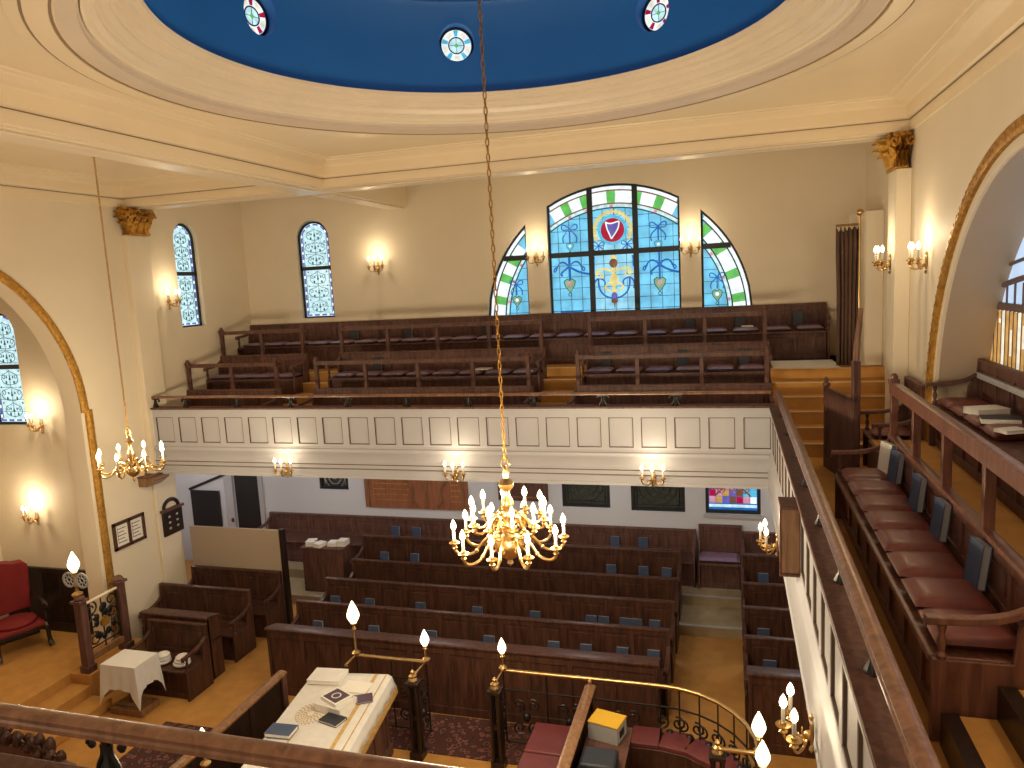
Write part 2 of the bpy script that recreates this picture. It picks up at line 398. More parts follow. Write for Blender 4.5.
# ------------------------------------------------------------------ windows
def local(b_loc, m4):
    b = B(); b.v = [tuple(m4 @ Vector(p)) for p in b_loc.v]; b.f = b_loc.f; return b
WN = [0]
def win_root(loc):
    WN[0] += 1
    r = bpy.data.objects.new('window_%d' % WN[0], None); COL.objects.link(r); r.location = loc; r['kind'] = 'structure'; r.empty_display_size = .1
    return r
def wpart(name, b, m, root, m4):
    return part(name, local(b, m4), M[m], root, 0, True)

for k, a in enumerate(OCA):
    a = math.radians(a); d = Vector((sin(a), cos(a), 0)); p = Vector((DC[0], DC[1], OCZ))+d*2.72
    # local x along the dome, y outwards, z up
    m4 = Matrix.Translation(p) @ Matrix.Rotation(-a, 4, 'Z')
    r = win_root(p)
    def disc(r0, r1, y, a0=0, a1=360, n=40):
        b = B(); vs = []; c = int(n*(a1-a0)/360)+1; full = a1-a0 >= 360
        for i in range(c+(0 if full else 1)):
            t = math.radians(a0+(a1-a0)*i/c); vs += [(r0*cos(t), y, r0*sin(t)), (r1*cos(t), y, r1*sin(t)), (r1*cos(t), y+.01, r1*sin(t)), (r0*cos(t), y+.01, r0*sin(t))]
        m = len(vs)//4
        for i in range(m if full else m-1):
            j = (i+1) % m
            for e in range(4): b.f.append((i*4+e, i*4+(e+1) % 4, j*4+(e+1) % 4, j*4+e))
        if not full: b.f += [(0, 1, 2, 3), tuple(4*m-4+e for e in (3, 2, 1, 0))]
        b.v = vs; return b
    wpart('glass_border', disc(.095, .178, 0), 'gwhite', r, m4)
    wpart('glass_centre', disc(.02, .088, 0), 'gpale', r, m4)
    wpart('centre_boss', disc(.001, .022, -.004), 'ggreen', r, m4)
    wpart('lead_ring', disc(.084, .097, -.006), 'lead', r, m4)
    wpart('window_frame', disc(.176, .21, -.01), 'lead', r, m4)
    col = 'gred' if k in (0, 2, 4) else 'gcyan'
    for q in range(5):
        wpart('coloured_glass', disc(.104, .172, -.004, 90+72*q-9, 90+72*q+9), col, r, m4)
        wpart('yellow_glass', disc(.112, .160, -.003, 126+72*q-13, 126+72*q+13), 'gcream', r, m4)
    bars = B()
    for q in range(4):
        t = PI/2*q; bars.box(-.002, .002, -.005, .0, .02, .085); bars.v[-8:] = [(x*cos(t)-z*sin(t), y, x*sin(t)+z*cos(t)) for x, y, z in bars.v[-8:]]
    wpart('lead_bars', bars, 'lead', r, m4)

def scrolls(w, z0, z1, n, r=.0055):
    """mirrored arabesque painted on the small round-headed windows"""
    b = B(); h = (z1-z0)/n; y = -.004
    b.tube([(0, y, z0), (0, y, z1)], r*.8, 4)
    for i in range(n):
        zc = z0+h*i; k = 1 if i % 2 else .8
        for s in (1, -1):
            b.tube(bez((0, y, zc+h*.05), (s*w*.18, y, zc+h*.10), (s*w*.46*k, y, zc+h*.15), (s*w*.42*k, y, zc+h*.52), 8), r, 5)
            b.tube(spiral((s*w*.32*k, y, zc+h*.55), w*.10*k, w*.03, 0 if s > 0 else PI, s*1.1, 10), r*.9, 5)
            b.tube(bez((s*w*.40*k, y, zc+h*.6), (s*w*.3, y, zc+h*.85), (s*w*.12, y, zc+h*.7), (s*w*.02, y, zc+h*.95), 7), r*.8, 5)
            b.ball((s*w*.20*k, y, zc+h*.22), (.020, .005, .026), 6); b.ball((s*w*.40, y, zc+h*.92), (.014, .005, .018), 6)
            b.ball((s*w*.13, y, zc+h*.55), (.016, .005, .022), 6)
        b.ball((0, y, zc+h*.42), (.026, .005, .020), 7); b.ball((0, y, zc+h*.55), (.014, .005, .026), 6)
    return b
def small_window(p, rz, w, h, label_side):
    m4 = Matrix.Translation(p) @ Matrix.Rotation(rz, 4, 'Z'); r = win_root(p); hw = w/2
    def pr(poly, y0, y1): return B().prism(poly, y0, y1, 'y')
    wpart('glass_pane', pr(arched(-hw, hw, 0, h), 0, .012), 'gpale', r, m4)
    # frame
    out, inn = arched(-hw-.01, hw+.01, -.01, h+.01), arched(-hw+.03, hw-.03, .03, h-.03)
    k = len(out); vs = [(x, -.03, z) for x, z in out]+[(x, -.03, z) for x, z in inn]+[(x, .02, z) for x, z in out]+[(x, .02, z) for x, z in inn]
    fs = []
    for i in range(k):
        j = (i+1) % k; fs += [(i, j, k+j, k+i), (2*k+i, 3*k+i, 3*k+j, 2*k+j), (i, 2*k+i, 2*k+j, j), (k+i, k+j, 3*k+j, 3*k+i)]
    wpart('window_frame', B().add(vs, fs), 'lead', r, m4)
    wpart('glazing_bar', B().box(-hw, hw, -.03, .01, h*.52-.035, h*.52+.035), 'lead', r, m4)
    # coloured border pieces
    pts = arched(-hw+.055, hw-.055, .055, h-.055, 16); L = [Vector(q) for q in pts+[pts[0]]]
    path = []; step = .026
    for a, b in zip(L, L[1:]):
        n = max(1, int((b-a).length/step)); path += [a+(b-a)*i/n for i in range(n)]
    cols = {'gviolet': B(), 'gwhite': B(), 'gdeep': B()}
    names = list(cols)
    for i, q in enumerate(path):
        nm = names[0] if i % 6 in (0, 1, 2) else (names[2] if i % 6 == 3 else names[1])
        cols[nm].box(q.x-.016, q.x+.016, -.004, .002, q.y-.014, q.y+.014)
    for nm, bb in cols.items(): wpart('border_glass', bb, nm, r, m4)
    iw = w-.17
    wpart('painted_scroll', scrolls(iw, .10, h*.52-.05, 3), 'gteal', r, m4)
    wpart('painted_scroll', scrolls(iw, h*.52+.05, h-.13, 3), 'gteal', r, m4)
    g = B()
    for s in (-1, 1): g.box(s*iw*.5-.004, s*iw*.5+.004, -.006, 0, .09, h-.24)
    for i in range(1, 9):
        z = h*i/9
        if z < h-.25: g.box(-iw/2, iw/2, -.005, 0, z-.0025, z+.0025)
    wpart('lead_lines', g, 'lead', r, m4)
small_window((LX-.10, 11.36, 5.2), PI/2, .58, 1.83, 'left')      # left wall, faces +X
small_window((-7.76, BY+.10, 5.2), 0, .68, 1.86, 'back')
small_window((-11.0, 9.05, 3.87), 0, .66, 1.76, 'chancel')
# the great three-light window of the back wall
YG = BY+.12
I4 = Matrix.Identity(4)
root = win_root((CW[0], YG, 4.95))
def P(b, m, name): return part(name, b, M[m], root, 0, True)
def band(r0, r1, a0, a1, y0, y1, n=10):
    b = B(); p = arc(CW[0], CW[1], r0, a0, a1, n); q = arc(CW[0], CW[1], r1, a0, a1, n)
    vs = []
    for i, j in zip(p, q): vs += [(i[0], y0, i[1]), (j[0], y0, j[1]), (j[0], y1, j[1]), (i[0], y1, i[1])]
    fs = [(4*k+e, 4*k+(e+1) % 4, 4*k+4+(e+1) % 4, 4*k+4+e) for k in range(n) for e in range(4)]+[(3, 2, 1, 0), tuple(4*n+e for e in range(4))]
    b.add(vs, fs); return b
ANG = lambda x, r: math.degrees(math.acos(max(-1, min(1, (x-CW[0])/r))))
for k, (x0, x1) in enumerate(LUN):
    P(B().prism(lun(x0+.01, x1-.01, 2.32), YG, YG+.012), 'gblue', 'glass_pane')
    if k == 1: P(B().box(-2.30, -1.56, YG-.002, YG, 4.98, 6.75), 'gcentre', 'centre_glass')
    # frame
    for nm in (0,):
        fb = B(); o, i_ = lun(x0, x1, 2.33), lun(x0+.035, x1-.035, 2.295, 4.985)
        if len(o) == len(i_):
            kk = len(o); vs = [(x, YG-.04, z) for x, z in o]+[(x, YG-.04, z) for x, z in i_]+[(x, YG+.02, z) for x, z in o]+[(x, YG+.02, z) for x, z in i_]
            fs = []
            for a in range(kk):
                c = (a+1) % kk; fs += [(a, c, kk+c, kk+a), (2*kk+a, 3*kk+a, 3*kk+c, 2*kk+c), (a, 2*kk+a, 2*kk+c, c), (kk+a, kk+c, 3*kk+c, 3*kk+a)]
            fb.add(vs, fs)
        P(fb, 'lead', 'window_frame')
    zt = 6.12
    def xr(z): return x1-.02 if k < 2 or abs(x1) > 3 else min(x1-.02, CW[0]+math.sqrt(max(0, 2.3**2-(z-4.95)**2)))
    xa, xb = x0+.02, x1-.02
    if k == 0: xa = CW[0]-math.sqrt(2.3**2-(zt-4.95)**2)
    if k == 2: xb = CW[0]+math.sqrt(2.3**2-(zt-4.95)**2)
    P(B().box(xa, xb, YG-.045, YG+.01, zt-.045, zt+.045), 'lead', 'glazing_bar')
    # border: white bands with green blocks, inner pale band
    amax, amin = ANG(x0+.03, 2.2), ANG(x1-.03, 2.2)
    if k == 0: amax = 179
    if k == 2: amin = 1
    def edge(r):
        hi = 179.2 if k == 0 else ANG(x0+.03, r); lo = .8 if k == 2 else ANG(x1-.03, r)
        return lo, hi
    for nm, m, r0, r1, y in (('border_glass', 'gwhite', 2.235, 2.295, -.004), ('border_glass', 'gwhite', 2.01, 2.215, -.004), ('border_glass', 'gpale', 1.93, 1.995, -.004)):
        lo = max(edge(r0)[0], edge(r1)[0]); hi = min(edge(r0)[1], edge(r1)[1]); P(band(r0, r1, lo, hi, YG+y, YG+.002, 24), m, nm)
    for r, m in ((2.225, 'gbrown'), (2.003, 'gbrown'), (1.93, 'gteal')):
        lo, hi = edge(r); P(band(r-.011, r+.011, lo, hi, YG-.012, YG+.002, 24), m if k == 1 else ('lead' if r > 1.95 else m), 'lead_line')
    greens = {0: (168.5, 157.5, 148), 1: (112, 102.5, 90, 78, 67.4), 2: (42.7, 32, 19, 8)}[k]
    for a in greens:
        P(band(2.012, 2.213, a-2.0, a+2.0, YG-.008, YG, 4), 'ggreen', 'green_glass')
        P(band(1.915, 1.985, a-.8, a+.8, YG-.008, YG, 3), 'gpink', 'pink_glass')
    # lead grid
    g = B(); nx = 5 if k == 1 else 3
    xs = [x0+(x1-x0)*i/nx for i in range(1, nx)]
    if k == 1: xs = [-3.08+.17+.2*i for i in range(12)]
    zs = [5.13+.2*i for i in range(10)]
    for x in xs:
        zt2 = CW[1]+math.sqrt(max(0, 1.93**2-(x-CW[0])**2)) if abs(x-CW[0]) < 1.9 else 4.95
        if zt2 > 5.05: g.box(x-.004, x+.004, YG-.008, YG, 4.98, zt2)
    for z in zs:
        w = math.sqrt(max(0, 1.93**2-(z-CW[1])**2)); xa, xb = max(x0+.03, CW[0]-w), min(x1-.03, CW[0]+w)
        if xb-xa > .05: g.box(xa, xb, YG-.008, YG, z-.004, z+.004)
    P(g, 'lead', 'lead_lines')
for x in (-2.32, -1.54): P(B().box(x-.045, x+.045, YG-.06, YG+.01, 4.98, CW[1]+math.sqrt(2.3**2-(x-CW[0])**2)), 'lead', 'mullion')
def bow(x, z, s=1.0, long=True):
    b = B(); y = YG-.01
    for g in (1, -1):
        b.tube(bez((x, y, z), (x+g*.10*s, y, z+.14*s), (x+g*.19*s, y, z+.12*s), (x+g*.16*s, y, z+.01*s), 9), .014*s, 5)
        b.tube(bez((x+g*.16*s, y, z+.01*s), (x+g*.12*s, y, z-.03*s), (x+g*.05*s, y, z), (x, y, z-.01*s), 6), .012*s, 5)
        b.tube(bez((x, y, z), (x+g*.05*s, y, z-.08*s), (x+g*.2*s, y, z-.12*s), (x+g*.13*s, y, z-.27*s), 9), .015*s, 5)
    b.tube([(x, y, z), (x, y, z-.27*s)], .016*s, 5); b.ball((x, y, z), (.03*s, .008, .03*s), 8)
    return b
def swag(x, z):
    b = B(); y = YG-.01
    b.tube([(x, y, z+.2), (x, y, z-.25)], .018, 5)
    for g in (1, -1):
        b.tube(bez((x, y, z-.02), (x+g*.12, y, z+.13), (x+g*.2, y, z+.06), (x+g*.24, y, z-.08), 9), .016, 5)
        b.tube(bez((x+g*.24, y, z-.08), (x+g*.27, y, z-.15), (x+g*.33, y, z-.02), (x+g*.2, y, z-.02), 8), .012, 5)
        b.tube(bez((x, y, z-.02), (x+g*.1, y, z-.08), (x+g*.2, y, z-.16), (x+g*.3*(g > 0)+g*.12, y, z-.17), 8), .02, 5)
    return b
def heart(x, z, s, m1, m2, drop=True):
    y = YG-.012
    pl = [(x, z-.16*s), (x-.1*s, z-.02*s), (x-.12*s, z+.08*s), (x-.05*s, z+.13*s), (x, z+.09*s), (x+.05*s, z+.13*s), (x+.12*s, z+.08*s), (x+.1*s, z-.02*s)]
    P(B().prism(pl, y, YG, 'y'), m1, 'heart_glass')
    c = B(); c.ball((x, y, z+.02*s), (.045*s, .008, .05*s), 8); P(c, m2, 'heart_centre')
    r = B(); r.tube([(a, y, b) for a, b in pl], .010*s, 5, True)
    if drop: r.tube(spiral((x, y, z-.2*s), .035*s, .03*s, 0, 1), .008*s, 5)
    P(r, 'gteal', 'heart_outline')
for x, z in ((-2.70, 6.56), (-1.16, 6.50)):
    P(bow(x, z, .85), 'gdeep', 'ribbon_bow'); heart(x, z-.30, .55, 'gcyan', 'gwhite')
for x, z in ((-2.73, 5.93), (-1.15, 5.88)):
    P(swag(x, z), 'gdeep', 'ribbon_swag'); heart(x, z-.34, .85, 'golive', 'gpink')
for x, z in ((-3.72, 5.65), (-.20, 5.60)):
    P(bow(x, z, .72), 'gdeep', 'ribbon_bow'); heart(x, z-.30, .70, 'golive', 'gwhite')
# medallion with a harp
mx, mz, y = -1.94, 6.50, YG-.014
def dsk(r, x=mx, z=mz, yy=y): return B().prism(arc(x, z, r, 0, 348, 29), yy, YG, 'y')
def rng(r0, r1, yy):
    b = B(); a = arc(mx, mz, r0, 0, 360, 32)[:-1]; c = arc(mx, mz, r1, 0, 360, 32)[:-1]; k = len(a)
    vs = [(p[0], yy, p[1]) for p in a]+[(p[0], yy, p[1]) for p in c]+[(p[0], YG, p[1]) for p in a]+[(p[0], YG, p[1]) for p in c]
    fs = []
    for i in range(k):
        j = (i+1) % k; fs += [(i, j, k+j, k+i), (2*k+i, 3*k+i, 3*k+j, 2*k+j), (k+i, k+j, 3*k+j, 3*k+i), (i, 2*k+i, 2*k+j, j)]
    return b.add(vs, fs)
P(dsk(.205), 'gred', 'medallion'); P(rng(.21, .255, y), 'gcyan', 'medallion_ring')
hp = [(mx-.115, mz+.13), (mx+.02, mz+.10), (mx+.11, mz+.13), (mx+.09, mz+.02), (mx-.01, mz-.14), (mx-.03, mz-.14)]
P(B().prism(hp, y-.006, y, 'y'), 'gviolet', 'harp')
hb = B(); hb.tube([(mx-.115, y-.01, mz+.14), (mx-.09, y-.01, mz+.02), (mx-.02, y-.01, mz-.15)], .012, 5)
hb.tube(bez((mx-.115, y-.01, mz+.14), (mx-.03, y-.01, mz+.08), (mx+.03, y-.01, mz+.13), (mx+.12, y-.01, mz+.14)), .012, 5)
hb.tube(bez((mx+.12, y-.01, mz+.14), (mx+.12, y-.01, mz+.0), (mx+.04, y-.01, mz-.06), (mx-.02, y-.01, mz-.15)), .012, 5)
P(hb, 'gwhite', 'harp_outline')
wr = B()
for i in range(19):
    a = math.radians(-25+230*i/18); wr.ball((mx+.315*cos(a), y, mz+.315*sin(a)), (.035, .008, .042), 7)
P(wr, 'gyellow', 'wreath')
for g in (1, -1): P(bow(mx+g*.25, mz-.25, .62), 'gdeep', 'ribbon_bow')
# urn, scrolls and garland below it
u = B(); prof = [(.0, -.50), (.03, -.46), (.045, -.40), (.02, -.34), (.06, -.27), (.075, -.18), (.03, -.10), (.03, 0), (.08, .06), (.04, .12), (.05, .20), (.0, .23)]
u.prism([(mx+a, 5.85+z) for a, z in prof]+[(mx-a, 5.85+z) for a, z in prof[::-1]][1:-1], y, YG, 'y'); P(u, 'gyellow', 'urn')
P(B().ball((mx, y-.004, 5.93), (.075, .01, .08), 10), 'gbrown', 'urn_mask'); P(B().ball((mx, y-.004, 5.36), (.055, .01, .07), 10), 'gviolet', 'pendant'); 
P(B().ball((mx, y-.004, 5.28), (.06, .01, .05), 10).tube([(mx, y, 5.26), (mx, y, 5.14)], [.02, .004], 5), 'gbrown', 'pendant')
sc_ = B(); gl = B()
for g in (1, -1):
    sc_.tube(bez((mx, y, 5.78), (mx+g*.12, y, 5.84), (mx+g*.3, y, 5.90), (mx+g*.31, y, 5.74)), .02, 6); sc_.tube(spiral((mx+g*.25, y, 5.74), .07, .02, 0, g*1.2), .014, 5)
    sc_.tube(bez((mx+g*.05, y, 5.60), (mx+g*.2, y, 5.55), (mx+g*.18, y, 5.47), (mx+g*.06, y, 5.45)), .016, 6)
    gl.tube(bez((mx+g*.27, y, 5.68), (mx+g*.30, y, 5.45), (mx+g*.18, y, 5.33), (mx, y, 5.32)), .016, 6)
    gl.tube(bez((mx+g*.27, y, 5.68), (mx+g*.36, y, 5.64), (mx+g*.36, y, 5.55), (mx+g*.34, y, 5.48)), .014, 6); gl.tube(bez((mx+g*.27, y, 5.68), (mx+g*.16, y, 5.66), (mx+g*.14, y, 5.6), (mx+g*.17, y, 5.55)), .014, 6)
    gl.tube(bez((mx+g*.33, y, 6.05), (mx+g*.36, y, 5.98), (mx+g*.33, y, 5.92), (mx+g*.35, y, 5.86)), .014, 6)
P(sc_, 'gyellow', 'gold_scroll'); P(gl, 'gdeep', 'garland')
P(B().box(-2.92, -2.52, YG-.008, YG, 5.0, 5.13), 'gdeep', 'blue_patch')

# the lunette behind the right gallery
WX = RX+.50
root = win_root((WX, AX, 4.5))
def ring_x(pts, r, m, nm): P(B().tube([(WX-.02, a, b) for a, b in pts], r, 6), m, nm)
hl = [(AX-2.56, 4.5), (AX+2.56, 4.5)]+arc(AX, 4.0, 2.56, 12, 168, 40)
P(B().prism([(a, b) for a, b in hl], WX, WX+.015, 'x'), 'gsky', 'glass_pane')
hf = B(); hf.tube([(WX-.01, a, b) for a, b in [(AX-2.55, 4.5)]+arc(AX, 4.0, 2.55, 168, 12, 40)+[(AX+2.55, 4.5)]], .018, 6); P(hf, 'barpaint', 'window_frame')
P(B().box(WX-.035, WX+.01, AX-2.3, AX+2.3, 5.18, 5.25), 'barpaint', 'transom')
for dz, r in ((0, .028), (.17, .018)):
    ring_x([(AX+t, -7.1+dz+math.sqrt(12.69**2-t*t)) for t in [(-2.42+4.84*i/30) for i in range(31)]], r, 'barpaint', 'curved_bar')
am = B(); wh = B(); ld = B()
for i in range(46):
    yy = AX-2.42+4.84*(i+.5)/46
    (am if i % 4 != 2 else wh).box(WX-.012, WX, yy-.047, yy+.047, 4.56, 5.17)
    if i % 3 == 1: wh.box(WX-.016, WX, yy-.02, yy+.02, 4.75+.1*(i % 4), 5.0+.03*(i % 5))
    ld.box(WX-.018, WX, yy+.048, yy+.056, 4.5, 5.45 if i % 2 else 5.18)
P(am, 'gamber', 'amber_glass'); P(wh, 'gcream', 'cream_glass'); P(ld, 'barpaint', 'lead_lines')
struct('trim_window_sill', B().box(RX+.36, RX+.50, AX-2.5, AX+2.5, 4.47, 4.53), M['white'], .006)

# ground-floor windows in the back wall
for k, (x0, x1, z0, z1) in enumerate(LOWW):
    root = win_root(((x0+x1)/2, BY+.06, z0)); yy = BY+.07
    P(B().box(x0, x1, yy, yy+.02, z0, z1), 'gdeep' if k == 3 else 'dkglass', 'glass_pane')
    f = B()
    for q in ((x0, x0+.055, z0, z1), (x1-.055, x1, z0, z1), (x0+.055, x1-.055, z0, z0+.055), (x0+.055, x1-.055, z1-.055, z1)): f.box(q[0], q[1], yy-.05, yy+.01, q[2], q[3])
    P(f, 'lead', 'window_frame')
    if k == 3:
        cs = ['gpink', 'gred', 'gcyan', 'gwhite', 'gamber', 'gviolet', 'gpale', 'gred']
        for i in range(7):
            for j in range(7):
                xa = x0+.06+(x1-x0-.12)*i/7; za = z0+.17+(z1-z0-.23)*j/7; w = (x1-x0-.12)/7; hh = (z1-z0-.23)/7
                m = 'gcyan' if i >= 5 and j > 0 else ('gwhite' if i == 6 else (['gpink', 'gviolet', 'gred', 'gamber', 'gbrown'][(i*3+j*2) % 5]))
                P(B().box(xa+.004, xa+w-.004, yy-.006, yy, za+.004, za+hh-.004), m, 'coloured_glass')
        t = B()
        for q in (-.2, 0, .2): t.tube(spiral(((x0+x1)/2+q, yy-.012, z0+.42), .03, .08, 0, 1.3), .012, 5)
        t.tube(bez(((x0+x1)/2-.3, yy-.012, z0+.3), ((x0+x1)/2-.1, yy-.012, z0+.55), ((x0+x1)/2+.1, yy-.012, z0+.55), ((x0+x1)/2+.3, yy-.012, z0+.3)), .016, 5)
        P(t, 'gbrown', 'painted_scroll'); P(B().box(x0+.06, x1-.06, yy-.008, yy, z0+.10, z0+.15), 'gpale', 'sill_glass')
    else:
        g = B(); cx, cz = (x0+x1)/2, (z0+z1)/2-.1
        for r in (.1, .2, .3): g.tube([(cx+(x1-x0)*r*1.2*cos(t), yy-.01, cz+r*1.1*sin(t)) for t in [2*PI*i/20 for i in range(20)]], .007, 5, True)
        g.tube([(x0+.1, yy-.01, z0+.1), (x1-.1, yy-.01, z0+.1), (x1-.1, yy-.01, z1-.1), (x0+.1, yy-.01, z1-.1)], .008, 5, True)
        P(g, 'grey' if k == 0 else 'iron', 'painted_scroll')
for x in (-.45,): struct('trim_low_sill', B().box(x-.03, .5, BY-.06, BY, 1.44, 1.495), M['white'], .005)
# doorway to the lobby stair
dr = bpy.data.objects.new('door_1', None); COL.objects.link(dr); dr.location = (-9.85, BY, 0); dr['kind'] = 'structure'
part('door_leaf', B().box(-10.13, -9.52, BY+.02, BY+.06, 0, 2.2), M['black'], dr, 0, True)
fr = B(); fr.box(-10.36, -10.15, BY-.04, BY+.02, 0, 2.35); fr.box(-9.52, -9.42, BY-.04, BY+.02, 0, 2.35); fr.box(-10.149, -9.521, BY-.04, BY+.02, 2.22, 2.35)
part('door_frame', fr, M['white'], dr, .006, True)
hd = B().ball((-10.2, BY-.07, 1.0), (.03, .03, .05), 8).box(-10.21, -10.19, BY-.06, BY-.03, .97, 1.03)
part('door_handle', hd, M['red'], dr, 0, True)
# ------------------------------------------------------------------ galleries
fl = B(); fl.box(LX, RX, 10.02, 13.05, 2.86, FG); fl.box(.52, RX, -.5, 10.02, 2.86, FG)
fl.box(LX, .5, -1.2, 1.93, 2.86, FG); struct('floor_gallery', fl, M['carpet'])
t2 = B(); t2.box(LX, .56, 11.02, 13.05, FG, T2); t2.box(LX, 1.62, 12.02, 13.05, T2, T3); t2.box(.561, RX, 11.36, 13.05, FG, T3)
t2.box(1.49, RX, 4.0, 8.9, FG, T2); t2.box(RX, RX+.5, AX-2.55, AX+2.55, T2-.12, T2)
struct('floor_gallery_tiers', t2, M['carpet'])
ss = B(); ns = B()
for k in range(5):
    y = 10.1+.25*k; z = 3.42+.165*k; ss.box(.57, RX, y, 11.36, z-.165 if k else FG, z); ns.box(.575, RX-.01, y-.012, y+.05, z-.004, z+.006)
for x0, x1, x2, x3 in ((-7.40, -6.74, -7.48, -6.78), (-2.92, -2.29, -2.95, -2.27)):
    for k in range(2):
        y = 10.52+.25*k; z = FG+.167*(k+1); ss.box(x0, x1, y, 11.02, z-.167, z); ns.box(x0, x1, y-.012, y+.05, z-.004, z+.006)
        y = 11.52+.25*k; z = T2+.165*(k+1); ss.box(x2, x3, y, 12.02, z-.165, z); ns.box(x2, x3, y-.012, y+.05, z-.004, z+.006)
    ns.box(x0, x1, 11.008, 11.07, T2-.004, T2+.006); ns.box(x2, x3, 12.008, 12.07, T3-.004, T3+.006)
ns.box(.575, RX-.3, 11.348, 11.42, T3-.004, T3+.006)
struct('floor_gallery_stair', ss, M['carpet']); struct('trim_stair_nosing', ns, M['nosing'])
# near steps beside the right-hand benches
nb = B(); nd = B()
nb.box(1.02, 1.27, 1.6, 3.94, FG, 3.42); nb.box(1.27, RX, 1.6, 3.94, FG, 3.59)
for x, z in ((1.0, 3.42), (1.25, 3.59)): nd.prism([(x, z-.17), (x+.03, z-.17), (x+.03, z-.005), (x+.08, z-.005), (x+.08, z+.008), (x, z+.008)], 1.6, 3.945, 'y')
struct('floor_near_steps', nb, M['carpet']); struct('trim_near_nosing', nd, M['woodblack'])
# sill wall below the lunette
struct('wall_right_apron', B().box(RX+.50, RX+.56, AX-2.56, AX+2.56, 3.7, 4.5), M['wall'])
rsb = B(); rsb.box(1.46, 1.49, 4.0, 8.9, FG+.005, T2-.005); struct('trim_tier_riser', rsb, M['wood'])

# panelled fronts
PZ0, PZ1 = 3.37, 3.79
PW = .338; fx = [-9.15+.443*i for i in range(22)]; fy = [9.52-.443*i for i in range(17)]
slab('trim_gallery_front', [rect(LX, .50, 3.30, 3.92)]+[rect(x, x+PW, PZ0, PZ1) for x in fx], 'y', 10.0, 10.02, M['white'])
struct('trim_gallery_front_back', B().box(LX, .5, 10.021, 10.10, 2.86, 3.92), M['white'])
slab('trim_gallery_side', [rect(2.0, 10.0, 3.30, 3.92)]+[rect(y, y+PW, PZ0, PZ1) for y in fy], 'x', .50, .52, M['white'])
struct('trim_gallery_side_back', B().box(.521, .60, 2.0, 10.02, 2.86, 3.92), M['white'])
ln = B(); w_ = .010
for x in fx:
    for q in ((x, x+w_, PZ0, PZ1), (x+PW-w_, x+PW, PZ0, PZ1), (x, x+PW, PZ0, PZ0+w_), (x, x+PW, PZ1-w_, PZ1)): ln.box(q[0], q[1], 10.004, 10.021, q[2], q[3])
for y in fy:
    for q in ((y, y+w_, PZ0, PZ1), (y+PW-w_, y+PW, PZ0, PZ1), (y, y+PW, PZ0, PZ0+w_), (y, y+PW, PZ1-w_, PZ1)): ln.box(.504, .521, q[0], q[1], q[2], q[3])
ln.box(LX, .45, 9.945, 9.96, 3.06, 3.072); ln.box(LX, .45, 9.945, 9.96, 2.995, 3.005)
struct('trim_panel_shadow_line', ln, M['line'])  # dark strips paint the shadow lines of panel edges and front grooves
FP = [(-.03, 3.34), (.0, 3.34), (.015, 3.31), (.045, 3.30), (.055, 3.27), (.05, 3.24), (.035, 3.22), (.035, 3.10), (.05, 3.09), (.05, 2.99), (.04, 2.98), (.04, 2.90), (.055, 2.89), (.06, 2.85), (-.03, 2.85)]
fm = B(); fm.sweep(FP, [(.5, 10), (LX, 10)]); fm.sweep([(-.03, 3.34), (.0, 3.34), (.015, 3.31), (.03, 3.30), (.04, 3.27), (.04, 2.88), (.05, 2.87), (.05, 2.85), (-.03, 2.85)], [(.5, 2.0), (.5, 10)]); struct('trim_gallery_moulding', fm, M['white'])
sf = B(); sf.box(LX, .5, 10.1, 13.05, 2.85, 2.86); sf.box(.56, RX, 2.0, 13.05, 2.85, 2.86); struct('ceiling_under_gallery', sf, M['coolwall'])
cp = B(); cp.box(LX+.02, .47, 9.96, 10.16, 3.92, 3.95); cp.box(.47, .60, 1.94, 10.16, 3.92, 3.95); cp.box(-5.0, .47, 1.90, 2.045, 3.92, 3.95)
struct('trim_parapet_cap', cp, M['wood'], .006)
struct('trim_front_parapet', B().box(-5.0, .5, 1.93, 2.02, 2.86, 3.92), M['white'])

def bracket():
    b = B(); b.tube([(0, 0, 3.95), (0, 0, 3.965), (0, 0, 4.0), (0, 0, 4.05), (0, 0, 4.09)], [.04, .034, .016, .014, .02], 8)
    for s in (1, -1):
        b.tube(bez((s*.05, 0, 3.95), (s*.045, 0, 4.0), (s*.01, 0, 4.0), (s*.018, 0, 4.06)), .011, 6)
        b.tube(bez((0, 0, 4.06), (s*.03, 0, 4.10), (s*.085, 0, 4.09), (s*.085, 0, 4.055)), .010, 6)
        b.tube(spiral((s*.068, 0, 4.055), .017, .004, 0 if s > 0 else PI, s*-1.2, 10), .007, 5)
    b.box(-.07, .07, -.02, .02, 4.088, 4.10)
    return b
RAILP = [(-.05, 4.10), (-.05, 4.12), (-.04, 4.128), (-.045, 4.15), (-.02, 4.165), (.02, 4.165), (.045, 4.15), (.04, 4.128), (.05, 4.12), (.05, 4.10)]
BRM = mesh_from('bracket', bracket())
def handrail(label, path, spots, rz, k=1.0):
    t = thing('gallery_handrail', label, 'handrail', (path[0][0], path[0][1], 3.95))
    part('rail', B().sweep([(a*k, 4.10+(b-4.10)*k) for a, b in RAILP], path), M['rail'], t, 0, True)
    for x, y in spots:
        o = link('bracket', BRM, M['iron'], t); o.location = (x-path[0][0], y-path[0][1], -3.95); o.rotation_euler = (0, 0, rz)
    return t
handrail('dark wooden handrail on iron brackets along the far gallery front', [(.50, 10.04), (LX+.03, 10.04)], [(-9.15, 10.04)]+[(-8.55+.98*i, 10.04) for i in range(9)], 0, .62)
handrail('dark wooden handrail on iron brackets running down the right gallery front', [(.575, 2.1), (.575, 9.98)], [(.575, 9.2-.98*i) for i in range(8)], PI/2, .82)
handrail('near wooden handrail on a black iron bracket crossing the bottom left corner', [(.5, 2.04), (-4.9, 2.04)], [(-2.27-1.05*i, 2.04) for i in range(-2, 3)], 0, .85)

